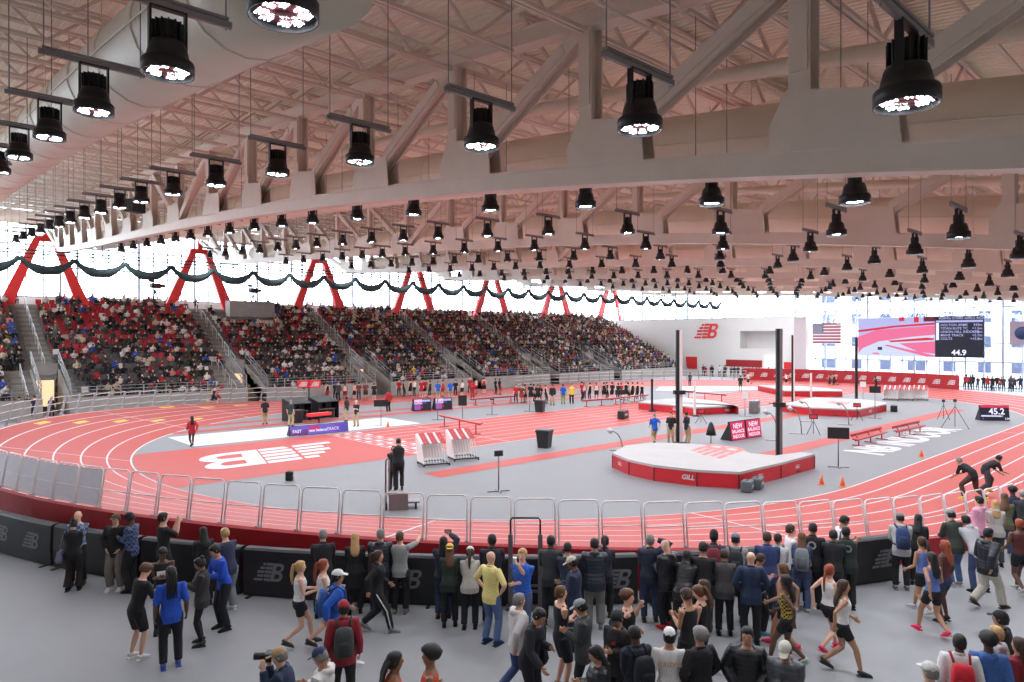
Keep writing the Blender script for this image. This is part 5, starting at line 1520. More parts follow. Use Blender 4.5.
Q(162.5, 548.5, 1.74, 178, 'D', 'short', 'k', 'tank', BK, 'tights', BK, BK, 'text', 'young man in black tank top facing out within the left group', dict(bib=1))
Q(148, 564, 1.74, -60, 'L', 'curly', 'n', 'tee', BK, 'shorts', BK, WH, 'down', 'curly light-haired man in black t-shirt, black shorts and white shoes', dict(print=('LOGO', .1, WH), pside=1))
Q(171, 566.5, 1.84, 4, 'D', 'braids', 'k', 'tee', RB, 'pants', BK, (70, 90, 170), 'stand', 'man with dark locks in royal blue t-shirt, back turned')
Q(197.5, 558.5, 1.70, 80, 'B', 'bun', 'k', 'jacket', (50, 48, 48), 'tights', BK, DG, 'text', 'woman in charcoal jacket and black leggings facing left in the group', F_)
Q(212.5, 545.5, 1.80, 110, 'M', 'short', 'k', 'shirt', (26, 74, 190), 'pants', (30, 30, 40), BK, 'down', 'man in bright blue jacket holding a yellow item', dict(lanyard=1, held=('flower', 'small yellow item in the hand of the man in bright blue', 'r')))
Q(203, 527, 1.74, 12, 'M', 'long', 'k', 'coat', (30, 28, 32), 'pants', BK, BK, 'rail', 'woman with long black hair in dark coat at the barrier', WF)
Q(224.5, 528, 1.82, 30, 'L', 'short', 'y', 'shirt', (44, 50, 78), 'sweats', (126, 128, 134), WH, 'rail', 'blond man in navy shirt, grey sweatpants and white shoes', W_)
Q(323, 529.5, 1.84, 0, 'L', 'short', 'g', 'jacket', BK, 'pants', BK, BK, 'rail', 'grey-haired man in black jacket behind the two girls in white', W_)
Q(355, 533, 1.72, 0, 'L', 'long', 'y', 'coat', (24, 24, 28), 'pants', BK, BK, 'rail', 'woman with long blonde hair in long black coat', WF)
Q(383.5, 528.5, 1.84, -10, 'L', 'short', 'g', 'puffer', (36, 38, 50), 'pants', (34, 36, 44), GY, 'rail', 'tall grey-haired man in navy hooded puffer left of the pointing person', W_)
Q(397, 531.5, 1.76, -15, 'L', 'short', 'n', 'tee', (150, 152, 150), 'pants', BK, (140, 136, 128), 'point', 'person in grey t-shirt pointing with outstretched right arm', W_)
Q(378, 550.5, 1.70, -92, 'M', 'pony', 'b', 'jacket', BK, 'pants', BK, GY, 'walk', 'woman with ponytail in black tracksuit with white leg stripes, walking right', X(F_, stripe=WH))
Q(302.5, 561, 1.68, -85, 'L', 'pony', 'y', 'singlet', WH, 'briefs', BK, (70, 72, 78), 'walkf', 'blonde girl in white singlet and black shorts walking right', X(F_, print=('LOGO', .07, (214, 60, 60)), pside=1))
Q(321, 559.5, 1.70, -80, 'L', 'pony', 'r', 'singlet', WH, 'briefs', BK, (60, 60, 66), 'walkf', 'red-haired girl in white singlet and black shorts', X(F_, print=('LOGO', .07, (214, 60, 60)), pside=1))
Q(337.5, 570, 1.80, -85, 'M', 'short+cap', 'k', 'jacket', (36, 92, 190), 'jeans', (50, 66, 110), WH, 'walk', 'man in bright blue jacket and white cap walking right', dict(cap=(226, 226, 226), pack=((40, 84, 150), 'blue backpack of the man in white cap')))
Q(343.5, 601, 1.78, 2, 'M', 'short+cap', 'k', 'jacket', (140, 34, 44), 'pants', BK, BK, 'stand', 'person in dark red jacket and red cap, back turned', dict(cap=(160, 36, 48), stripe=WH, pack=((66, 68, 68), 'large grey backpack on the person in dark red jacket')))
Q(278, 648, 1.74, 75, 'L', 'short+cap', 'g', 'jacket', (48, 58, 84), 'pants', BK, BK, 'cam', 'photographer in tan cap and navy jacket at the bottom edge', dict(cap=(178, 148, 116), held=('camera', 'black camera held by the man in tan cap')))
Q(317.5, 648.5, 1.76, 60, 'M', 'short+cap', 'g', 'hoodie', (222, 218, 214), 'pants', BK, BK, 'text', 'man in white hoodie and navy cap at the bottom edge', dict(cap=(44, 56, 96), print=('Z', .12, (230, 180, 40)), pside=1))
ORM = checkmat((230, 96, 40), (196, 60, 44), 'orange_red', 60)
Q(395, 652, 1.80, -80, 'B', 'braids', 'k', 'singlet', ORM, 'briefs', BK, BK, 'reach', 'athlete with braids in orange patterned singlet reaching right', dict(turn=0))
Q(431, 647, 1.82, 85, 'B', 'afro', 'k', 'singlet', ORM, 'briefs', BK, BK, 'stand', 'athlete with high curly hair in orange patterned singlet facing left')
Q(443.5, 536.5, 1.74, -5, 'M', 'long', 'k', 'jacket', (40, 42, 58), 'jeans', DJ, BR, 'raise', 'dark-haired person raising a phone above the barrier', X(W_, held=('phone', 'phone held up above the barrier', 'r')))
Q(451, 544, 1.68, 0, 'M', 'long+capback', 'n', 'jacket', (36, 48, 40), 'pants', BK, BK, 'rail', 'woman in dark green jacket and yellow cap with long hair', X(F_, cap=(222, 186, 70)))
Q(469, 546.5, 1.66, -5, 'L', 'pony+cap', 'b', 'hoodie', (188, 182, 172), 'pants', BK, BK, 'rail', 'woman in cream hoodie and pale cap with dark ponytail', X(F_, cap=(214, 208, 200)))
Q(492, 534, 1.88, 0, 'D', 'short', 'k', 'jacket', (28, 28, 38), 'pants', BK, BK, 'rail', 'tall dark-haired man in black jacket behind the yellow shirt', W_)
Q(490.5, 551.5, 1.82, -40, 'L', 'bald', 'w', 'polo', checkmat((236, 214, 120), (240, 226, 160), 'yellow_check', 30), 'jeans', (84, 108, 150), (44, 58, 96), 'hips', 'balding man in pale yellow short-sleeved shirt and jeans')
Q(522.5, 548.5, 1.84, 165, 'L', 'short', 'y', 'polo', checkmat((34, 82, 190), (60, 110, 206), 'blue_shirt', 30), 'jeans', (78, 92, 124), BK, 'chin', 'man in blue shirt with hand on chin behind the lift frame')
Q(552, 535.5, 1.82, 0, 'D', 'short', 'k', 'jacket', (56, 58, 60), 'pants', (40, 42, 46), BK, 'rail', 'man in dark grey jacket just right of the lift frame', W_)
Q(566.5, 542, 1.76, 0, 'M', 'short', 'k', 'tee', (38, 46, 66), 'pants', BK, BK, 'rail', 'man in navy t-shirt with yellow collar at the barrier', W_)
Q(570, 557, 1.78, 80, 'B', 'short+cap', 'k', 'jacket', (38, 46, 72), 'pants', (34, 38, 52), BK, 'text', 'man in navy track jacket with white sleeve stripe and beige cap', dict(cap=(200, 192, 176)))
Q(594.5, 538, 1.84, 0, 'M', 'short', 'k', 'puffer', (40, 44, 58), 'sweats', (118, 116, 112), GY, 'rail', 'man in navy puffer and grey trousers at the barrier', W_)
Q(605, 535.5, 1.72, -5, 'M', 'pony', 'k', 'jacket', (36, 34, 46), 'pants', BK, BK, 'rail', 'woman with dark ponytail right of the navy puffer', WF)
Q(560.5, 586, 1.78, -70, 'L', 'short', 'n', 'tank', BK, 'shorts', BK, DG, 'fold', 'young man in black tank top and shorts with folded arms')
Q(578, 600, 1.76, 85, 'M', 'short+cap', 'k', 'jacket', (62, 64, 66), 'tights', BK, BK, 'text', 'man in grey cap and dark jacket looking at his hands', dict(cap=(140, 142, 144)))
Q(519, 593.5, 1.76, -60, 'L', 'short', 'g', 'hoodie', (208, 202, 200), 'jeans', (60, 82, 130), BK, 'walk', 'grey-haired man in white hoodie and blue jeans walking')
Q(542, 609.5, 1.78, -120, 'M', 'short', 'k', 'jacket', (30, 30, 36), 'pants', (28, 28, 36), BK, 'down', 'bearded man in black jacket stretching out his hand', dict(bag=((30, 30, 36), 'black shoulder bag of the bearded man', -1)))
Q(627, 590, 1.78, -100, 'L', 'curly', 'n', 'tank', BK, 'shorts', BK, BK, 'chin', 'curly brown-haired athlete in black tank top')
Q(615.5, 612.5, 1.78, 150, 'M', 'short+cap', 'k', 'jacket', (34, 30, 32), 'pants', BK, BK, 'text', 'man in black cap and black jacket with small red emblem', dict(cap=(34, 36, 42), print=('LOGO', .05, (214, 60, 40)), pside=1))
Q(633, 625.5, 1.78, 30, 'D', 'short', 'k', 'jacket', (30, 36, 48), 'pants', BK, BK, 'text', 'man in dark navy jacket seen from behind near the bottom', dict(pack=((28, 30, 38), 'small black backpack near the bottom centre')))
Q(593, 646.5, 1.70, 100, 'M', 'long', 'k', 'puffer', (30, 30, 36), 'pants', BK, BK, 'text', 'woman with long dark hair in shiny black puffer at the bottom', F_)
Q(652.5, 535, 1.84, 5, 'L', 'short', 'g', 'jacket', (46, 52, 70), 'jeans', (46, 60, 92), BR, 'headh', 'grey-haired man in navy jacket with a hand on his head', W_)
Q(661.5, 539, 1.82, 50, 'L', 'bald', 'w', 'puffer', (32, 32, 36), 'pants', (28, 28, 34), (214, 40, 44), 'text', 'shaven-headed man in black puffer and red shoes', None)
Q(690, 550, 1.74, -10, 'M', 'long', 'k', 'puffer', (24, 24, 28), 'pants', BK, BK, 'lean', 'person in black puffer bending over the barrier with paper', X(WF, held=('paper', 'white paper sheet by the person in black puffer', 'r')))
Q(704, 542, 1.84, -5, 'M', 'short', 'k', 'tee', (30, 28, 32), 'pants', BK, (170, 160, 140), 'rail', 'man in loose black t-shirt at the barrier right of the paper', W_)
Q(715.5, 531, 1.84, 0, 'D', 'short+beanie', 'k', 'jacket', (60, 50, 62), 'pants', BK, BK, 'rail', 'person in black beanie and dark jacket', X(W_, cap=(20, 20, 22), pack=((110, 30, 44), 'dark red backpack of the person in beanie')))
Q(734, 533.5, 1.82, 0, 'L', 'short+cap', 'k', 'hoodie', (136, 140, 140), 'pants', BK, BK, 'rail', 'man in grey hoodie and blue-grey cap', X(W_, cap=(110, 124, 144), pack=((34, 34, 38), 'black backpack on the grey hoodie')))
Q(751, 552, 1.80, 8, 'L', 'bald', 'b', 'jacket', (32, 50, 78), 'pants', (28, 30, 36), BK, 'pockets', 'bald man in dark teal blue jacket, back turned', None)
Q(762.5, 554, 1.62, -60, 'M', 'short', 'b', 'shirt', checkmat((200, 70, 90), (60, 130, 150), 'multicolour', 22), 'pants', BK, (90, 150, 170), 'text', 'short person in multicoloured top beside the bald man', F_)
Q(768.5, 531, 1.86, 5, 'M', 'short', 'b', 'jacket', (44, 58, 104), 'jeans', DJ, BK, 'rail', 'brown-haired man in royal navy jacket at the barrier', W_)
Q(776.5, 534, 1.74, -5, 'M', 'short', 'k', 'jacket', (190, 184, 186), 'pants', BK, BK, 'rail', 'dark-haired woman in pale grey top at the barrier', WF)
Q(794, 525.5, 1.80, -70, 'L', 'short', 'b', 'tee', (226, 222, 224), 'jeans', JN, WH, 'fold', 'man in white t-shirt turned right at the barrier', None)
Q(801, 531.5, 1.72, 0, 'L', 'long', 'n', 'jacket', (54, 60, 92), 'jeans', (70, 88, 128), (200, 198, 196), 'rail', 'woman with long brown hair and jeans', X(F_, pack=((120, 124, 132), 'light grey backpack on the woman in jeans')))
Q(815, 523.5, 1.86, -5, 'M', 'short', 'k', 'jacket', (26, 24, 26), 'pants', BK, BK, 'rail', 'man in black jacket with a round pale emblem on the back', dict(print=('O', .22, (150, 150, 150))))
Q(845, 526.5, 1.80, 10, 'D', 'short', 'k', 'vest', (40, 46, 40), 'pants', (36, 38, 36), BK, 'cam', 'person in dark green vest with round pale emblem, leaning', dict(print=('O', .2, (130, 136, 130))))
Q(843.5, 515, 1.86, -60, 'M', 'short', 'k', 'tee', (230, 228, 232), 'pants', BK, BK, 'text', 'dark-haired person in white shirt behind the dark green vest', None)
Q(783, 563.5, 1.68, 70, 'M', 'long', 'n', 'singlet', (150, 120, 104), 'briefs', BK, PK, 'walk', 'brown-haired girl in tan top behind the black and gold singlet', F_)
Q(786, 575, 1.70, 75, 'D', 'long', 'k', 'singlet', checkmat((22, 22, 24), (196, 160, 60), 'black_gold', 26), 'briefs', BK, (190, 200, 190), 'walk2', 'girl in black and gold singlet walking left', F_)
Q(829.5, 564.5, 1.70, -40, 'L', 'braid', 'r', 'singlet', WH, 'briefs', BK, PK, 'walk2', 'girl with red braid in white top and pink shoes walking away', F_)
Q(843.5, 580, 1.70, -75, 'M', 'long', 'b', 'singlet', WH, 'briefs', BK, (50, 60, 56), 'walk', 'girl with long dark hair in white singlet striding right', F_)
Q(747, 627, 1.80, 178, 'M', 'short', 'k', 'puffer', (30, 30, 34), 'pants', BK, BK, 'pockets', 'man in black quilted puffer facing the viewer')
Q(784.5, 643.5, 1.76, 170, 'M', 'short+cap', 'k', 'puffer', (70, 72, 78), 'pants', BK, BK, 'text', 'person in pale cap and grey and white jacket looking down', dict(cap=(210, 206, 190)))
Q(671, 628.5, 1.78, 5, 'M', 'short+cap', 'k', 'tee', (222, 218, 214), 'pants', (60, 60, 66), BK, 'stand', 'man in white t-shirt with printed back and white cap', dict(cap=(226, 224, 222), print=('BULLDOG', .075, (200, 150, 110))))
Q(699, 628, 1.80, 40, 'M', 'curly', 'g', 'jacket', (26, 26, 30), 'pants', BK, BK, 'pockets', 'grey curly-haired man in black jacket beside the white t-shirt')
Q(684.5, 588, 1.80, 50, 'M', 'short', 'b', 'tank', (28, 28, 32), 'shorts', BK, BK, 'text', 'brown-haired man in black tank top near centre right')
Q(696, 585.5, 1.72, 80, 'L', 'pony', 'n', 'tank', (30, 26, 28), 'shorts', BK, BK, 'text', 'brown-haired woman behind the black tank top', F_)
Q(704, 580, 1.70, 80, 'L', 'long', 'b', 'tank', (34, 30, 34), 'tights', BK, DG, 'walkf', 'woman in black leggings walking left behind the tank tops', F_)
Q(900, 513, 1.80, 10, 'L', 'short+cap', 'k', 'hoodie', (176, 174, 172), 'pants', BK, GY, 'rail', 'person in pale grey hoodie and grey cap', dict(cap=(120, 122, 120), pack=((44, 62, 108), 'navy blue backpack on the pale grey hoodie')))
Q(918.5, 514, 1.70, -5, 'M', 'long', 'k', 'jacket', (30, 28, 30), 'pants', BK, BK, 'rail', 'woman with long black hair in black jacket next to grey hoodie', F_)
Q(922, 537, 1.70, 50, 'M', 'pony', 'b', 'singlet', (104, 128, 190), 'briefs', BK, (190, 196, 200), 'walk', 'girl in light blue singlet walking away with white shoes', F_)
Q(932, 552.5, 1.70, 40, 'M', 'long', 'k', 'singlet', (98, 122, 188), 'briefs', BK, PK, 'walk2', 'girl in light blue singlet with pink shoes and long dark hair', F_)
Q(945, 540.5, 1.72, 60, 'D', 'long', 'r', 'singlet', (96, 44, 50), 'briefs', (50, 56, 90), BK, 'stand', 'girl with long red-brown braids in maroon top', F_)
Q(952.5, 510, 1.82, 40, 'L', 'short+cap', 'k', 'jacket', (58, 62, 54), 'jeans', (84, 108, 150), LG, 'rail', 'man in dark olive jacket, grey cap and light jeans', dict(cap=(130, 134, 136)))
Q(963, 515, 1.80, 40, 'M', 'short', 'k', 'hoodie', (190, 190, 196), 'jeans', (60, 74, 110), BK, 'lean', 'person in pale hoodie bending over the fence')
Q(979, 496, 1.84, 70, 'L', 'short', 'k', 'hoodie', (226, 160, 186), 'pants', (40, 40, 44), BK, 'fold', 'man in pink hoodie by the fence', None)
Q(1004.5, 493, 1.74, 5, 'M', 'long', 'n', 'jacket', (96, 92, 66), 'jeans', (56, 72, 112), LG, 'rail', 'woman with long brown hair in olive jacket and jeans', F_)
Q(988.5, 528, 1.82, -40, 'M', 'short', 'k', 'puffer', (36, 38, 48), 'sweats', (190, 184, 170), BR, 'walk', 'man in black puffer with grey hood and beige trousers walking', dict(hood=1))
Q(1019.5, 519, 1.78, 30, 'D', 'short', 'r', 'singlet', (90, 40, 40), 'briefs', BK, LG, 'walk', 'athlete in maroon at the right edge', None)
Q(1001, 611.5, 1.76, 70, 'M', 'short+cap', 'k', 'jacket', (34, 34, 40), 'pants', BK, BK, 'stand', 'man in black cap and black jacket at lower right', dict(cap=(26, 26, 30)))
Q(998, 627, 1.68, 60, 'L', 'short', 'y', 'hoodie', (190, 186, 186), 'pants', BK, BK, 'stand', 'fair-haired person in pale hoodie at lower right', F_)
Q(989, 633.5, 1.76, 15, 'D', 'afro', 'k', 'hoodie', (70, 110, 176), 'jeans', DJ, BK, 'stand', 'person in light blue hoodie, back turned, at lower right')
Q(960, 634.5, 1.76, 10, 'D', 'short', 'k', 'jacket', (226, 222, 222), 'pants', BK, BK, 'stand', 'person in white jacket at lower right', dict(pack=((206, 34, 50), 'bright red drawstring backpack on the white jacket')))
Q(930.5, 663, 1.76, 50, 'L', 'short+cap', 'g', 'jacket', (110, 104, 100), 'pants', BK, BK, 'stand', 'person in pale cap at the bottom edge right of centre', dict(cap=(206, 204, 196)))
Q(1018, 637, 1.70, 60, 'M', 'long', 'b', 'jacket', (130, 28, 40), 'pants', BK, BK, 'stand', 'person in dark red jacket at the lower right edge', F_)
Q(1013, 487, 1.78, 20, 'D', 'afro', 'k', 'jacket', (40, 46, 70), 'pants', BK, BK, 'rail', 'person with curly black hair in navy at the upper right corner of the crowd')
Q(1022, 490, 1.78, 20, 'L', 'short+cap', 'g', 'jacket', (50, 52, 56), 'pants', BK, BK, 'rail', 'person in pale cap at the right edge by the fence', dict(cap=(150, 152, 154)))
Q(995, 500, 1.72, 10, 'L', 'long', 'y', 'hoodie', (186, 180, 176), 'pants', DG, BK, 'rail', 'fair-haired person left of the olive jacket', F_)
Q(829, 529, 1.78, 0, 'M', 'short', 'k', 'jacket', (30, 30, 34), 'pants', BK, BK, 'rail', 'person in black between the two round emblems', None)
Q(720, 549, 1.70, 5, 'M', 'short', 'b', 'jacket', (70, 66, 66), 'pants', BK, BK, 'rail', 'person in grey-brown jacket beside the dark red backpack', W_)

# keep bodies from running into each other, then build them
for c in CAST:
    if len(c) < 15: c.append({})
    c[14] = dict(c[14] or {})
    c[14]['at'] = list(place(c[0], c[1], c[2], c[3], c[12], c[14].get('f', False), c[14].get('turn', 0), wall=c[14].get('wall', False)))
for it in range(60):
    for i, a in enumerate(CAST):
        for b in CAST[i + 1:]:
            p, q = a[14]['at'], b[14]['at']; dx, dy = q[0] - p[0], q[1] - p[1]; d = math.hypot(dx, dy)
            if d < .44:
                m = (.44 - d) / 2 / max(d, .01) * .6
                p[0] -= dx * m; p[1] -= dy * m; q[0] += dx * m; q[1] += dy * m
    for a in CAST:
        p = a[14]['at']; rr = math.hypot(p[0] - CX1, p[1] - CY)
        if rr < 28.8 and a[0] < 905: s_ = 28.8 / rr; p[0] = CX1 + (p[0] - CX1) * s_; p[1] = CY + (p[1] - CY) * s_
for c in CAST: person(*c)
# ------------------------------------------------------------------ athletes and officials on the track, standing small in the picture
dg = None
PROTO = {}
TAKEN = []
def bake(o):
    global dg
    dg = bpy.context.evaluated_depsgraph_get()
    me = bpy.data.meshes.new_from_object(o.evaluated_get(dg)); o.modifiers.clear(); old = o.data; o.data = me
    me.name = o.name
def small_person(u, v, h, a, sk_, hair, hc, top, tc, bot, bc, shoe, pose, label, group=None, f=False, z=0.0, xy=None):
    key = (pose, f, hair, top, bot)
    x, y = xy if xy else G(u, v, z)
    base = math.atan2(*ray(u)[::-1]) - PI / 2 if xy is None else -PI / 2
    for t in range(12):
        if all(math.hypot(x - p[0], y - p[1]) > .45 for p in TAKEN): break
        x += .12 * math.cos(TH) * (1 if t % 2 else .6); y += .12 * math.sin(TH)
    TAKEN.append((x, y))
    rz = base + R(a)
    if key not in PROTO:
        r = empty('person', (x, y, z), rz)
        fg = figure(r, pose, f, sk_, hair, hc, top, cmat(tc), bot, cmat(bc), shoe, .022, False, 0, {})
        bpy.context.view_layer.update()
        for c in r.children:
            bake(c)
            for g in c.children: bake(g)
        PROTO[key] = r
    else:
        r = dup(PROTO[key], (x, y, z), rz)
    M = {'body': mat('skin_%s' % sk_, (0, 0, 0)) if 'skin_%s' % sk_ in MATS else mat('skin_%s' % sk_, SK[sk_], .55), 'hair': mat('hair_' + hc, HC[hc], .6, noise=.2, scale=40), 'shoe': cmat(shoe)}
    for c in r.children:
        n = c.name.split('.')[0]
        m = M.get(n)
        if m is None: m = cmat(bc) if n in ('trousers', 'shorts', 'tights', 'sweatpants', 'jeans') else cmat(tc)
        s = c.material_slots[0]; s.link = 'OBJECT'; s.material = m
    r.scale = (h / 1.76,) * 3; tag(r, label, 'person', group); return r
SP = small_person
SP(192, 446.5, 1.72, 10, 'B', 'long', 'k', 'jacket', RD_, 'tights', BR, BK, 'walk', 'woman in red top and brown leggings walking on the left bend area', f=True)
SP(265, 424.5, 1.8, 10, 'M', 'short', 'k', 'polo', BK, 'pants', KH, BK, 'stand', 'official in black shirt and khaki trousers, leftmost by the pale pit')
SP(290.5, 426.5, 1.8, -30, 'L', 'short', 'g', 'polo', (44, 54, 50), 'pants', KH, BK, 'stand', 'official in dark green shirt beside the black bin')
SP(346.5, 421.5, 1.78, 60, 'D', 'short', 'k', 'polo', BK, 'pants', KH, BK, 'stand', 'official in black right of the timing tents')
SP(356.5, 426.5, 1.78, 150, 'L', 'short', 'w', 'polo', BK, 'pants', KH, BK, 'text', 'white-haired official in black leaning, right of the long low display')
SP(388.5, 411.5, 1.8, 30, 'M', 'short', 'k', 'jacket', RD_, 'pants', BK, BK, 'stand', 'person in red top and black trousers behind the pole screen')
SP(654.5, 444.5, 1.8, 20, 'L', 'short', 'g', 'polo', (32, 92, 190), 'pants', KH, BK, 'walk', 'official in blue shirt and khaki trousers behind the largest mat')
SP(671, 444, 1.8, 170, 'L', 'short', 'b', 'polo', BK, 'pants', KH, BK, 'stand', 'official in black shirt standing between blue shirt and tall post')
SP(687, 444.5, 1.84, -60, 'M', 'short', 'k', 'polo', (26, 28, 40), 'pants', KH, BK, 'stand', 'official in black right behind the black and white post')
SP(398.5, 489.5, 1.82, 0, 'L', 'short', 'k', 'vest', BK, 'pants', BK, BK, 'cam', 'photographer in black vest standing on the camera platform', z=0.57, xy=None)
SP(393.5, 492, 1.78, 0, 'M', 'short', 'k', 'jacket', (34, 34, 40), 'pants', BK, BK, 'cam', 'second photographer half hidden on the far side of the platform')
SP(973, 500, 1.82, 60, 'M', 'short', 'g', 'tee', BK, 'pants', BR, (224, 190, 70), 'bend', 'official in black t-shirt bending over on the near lanes', z=.3)
SP(985.5, 493, 1.8, -60, 'M', 'short', 'k', 'tee', (30, 32, 36), 'pants', DG, (224, 200, 70), 'bend', 'official in black bending beside a yellow marker on the near lanes', z=.25)
SP(690, 376 + 10.5, 1.75, 30, 'M', 'short', 'k', 'tee', DG, 'tights', BK, BK, 'stand', 'lone figure on the far lanes by the tall left post')
SP(740.5, 391.3, 1.8, 0, 'M', 'short', 'k', 'tee', BK, 'shorts', (90, 120, 60), BK, 'stand', 'person in black top on the far infield below the white wall')
SP(748.5, 386.5, 1.78, 60, 'L', 'short', 'b', 'singlet', (190, 186, 180), 'shorts', BK, BK, 'run', 'runner in pale top on the far bend, left of the flag')
SP(786.5, 386.5, 1.78, 60, 'L', 'short', 'b', 'singlet', (230, 226, 220), 'shorts', BK, BK, 'run', 'runner in white top on the far bend below the column')
SP(830, 388, 1.78, 60, 'M', 'short', 'b', 'singlet', (60, 60, 70), 'shorts', BK, BK, 'run', 'front one of two runners side by side on the far bend')
SP(834.5, 388, 1.78, 60, 'M', 'short', 'k', 'singlet', BK, 'shorts', BK, BK, 'run', 'rear one of two runners side by side on the far bend')
SP(876.5, 391.5, 1.78, 60, 'D', 'short', 'k', 'singlet', BK, 'shorts', BK, BK, 'run', 'runner in black on the far bend below the video board')
SP(213.5, 406.5, 1.78, -80, 'L', 'short', 'b', 'singlet', (50, 40, 44), 'shorts', BK, (224, 200, 80), 'run', 'runner in dark top on the far left bend, the front one', z=.35)
SP(217, 405, 1.76, -80, 'M', 'short', 'k', 'singlet', RD_, 'shorts', RD_, BK, 'run', 'runner in red on the far left bend, the rear one', z=.4)
SP(282, 401.5, 1.78, 180, 'M', 'short', 'k', 'jacket', RD_, 'pants', BK, BK, 'stand', 'person in red jacket and black trousers at the stand wall, left')
SP(338.5, 401.5, 1.84, 150, 'L', 'short', 'g', 'jacket', DG, 'pants', BK, BK, 'stand', 'tall man in grey jacket by the stand wall')
SP(473 - 0.5, 399, 1.8, 180, 'M', 'short', 'k', 'jacket', RD_, 'pants', RD_, BK, 'text', 'person in full red tracksuit behind the far red bench')
SP(438, 399.5, 1.8, 0, 'L', 'short', 'g', 'polo', (32, 92, 190), 'pants', KH, BK, 'stand', 'left one of two officials in blue behind the dark displays')
SP(450.5, 399.5, 1.84, 0, 'L', 'short', 'y', 'polo', (32, 92, 190), 'pants', KH, BK, 'stand', 'right one of two officials in blue behind the dark displays')
SP(552.5, 405.2, 1.84, 160, 'M', 'short', 'k', 'jacket', BK, 'pants', KH, BK, 'stand', 'person in black and khaki by the far lanes')
SP(563.2, 404.2, 1.82, 0, 'M', 'short', 'b', 'polo', (32, 92, 190), 'pants', (130, 160, 90), BK, 'stand', 'person in blue shirt left of the yellow vest')
SP(571.6, 404, 1.84, 180, 'L', 'short', 'k', 'vest', (236, 196, 50), 'pants', BK, BK, 'stand', 'person in yellow vest by the far lanes')
rnd = random.Random(21)
tops = [(RD_, 'tee'), (BK, 'singlet'), ((226, 190, 180), 'singlet'), (BK, 'tee'), ((190, 50, 60), 'singlet'), (WH, 'singlet'), ((110, 60, 56), 'tee')]
def line_up(us, v, lab, grp, hts=(1.66, 1.84), bots=('shorts', 'shorts', 'tights'), jit=.35, tp=tops, facing=(0, 40, 160, 180, -60)):
    for u in us:
        t, k = rnd.choice(tp); b = rnd.choice(bots)
        SP(u + rnd.uniform(-.6, .6), v + rnd.uniform(-jit, jit), rnd.uniform(*hts), rnd.choice(facing), rnd.choice('LLMB'), 'short', rnd.choice('kbnk'), k, t, b, rnd.choice([BK, BK, RD_]) if b == 'shorts' else BK, rnd.choice([BK, WH, DG]), 'stand', lab, grp)
line_up([289, 328, 335, 345.5, 354.7, 358.5, 366, 373.5], 400.4, 'waiting athlete standing singly along the stand wall at left', 'athletes along the left stand wall')
line_up([399, 404, 410, 415, 421, 425.5, 430, 443, 456, 462], 396.6, 'waiting athlete in the row behind the dark result displays', 'athletes behind the dark displays')
line_up([470, 476, 484, 496, 500], 394.3, 'waiting athlete by the wall between the two benches', 'athletes by the wall right of the red tracksuit')
line_up([516, 521, 524, 527, 531, 534.5, 538, 541.5, 546], 403.4, 'waiting athlete in the cluster left of the far black bin', 'athletes left of the bin')
line_up([582, 585, 590, 597, 603.5, 607.5, 612, 618, 621, 626, 629.5, 632.5, 637, 641.5], 400.3, 'waiting athlete lined up behind the pair of dark red benches', 'athletes behind the benches', tp=tops[:4], bots=('shorts', 'tights', 'tights'))
line_up([5, 12, 19, 27, 34, 52], 419, 'person standing behind the leaning rails at far left', 'people behind the left bend rails', bots=('tights',), tp=[(BK, 'tee'), (NV, 'tee'), (BR, 'tee'), (BK, 'tee')])
# people along the end wall
def endline(ua, ub, n, lab, grp, X_=94.6):
    for i in range(n):
        u = ua + (ub - ua) * (i + .5) / n + rnd.uniform(-.8, .8); rx, ry = ray(u); d = X_ / rx
        t, k = rnd.choice([(BK, 'tee'), (NV, 'tee'), (DG, 'tee'), (RD_, 'tee'), (WH, 'tee'), (BK, 'tee')])
        SP(u, 0, rnd.uniform(1.6, 1.85), rnd.choice((180, 150, 200)), rnd.choice('LMBD'), 'short', 'k', k, t, 'tights', BK, BK, 'stand', lab, grp, xy=(X_ + rnd.uniform(-.6, .6), ry * d))
endline(699, 785, 20, 'distant onlooker before the white end wall', 'onlookers before the white end wall')
endline(957, 1022, 20, 'distant onlooker before the end glass wall right of the banner', 'onlookers right of the banner', 92.5)

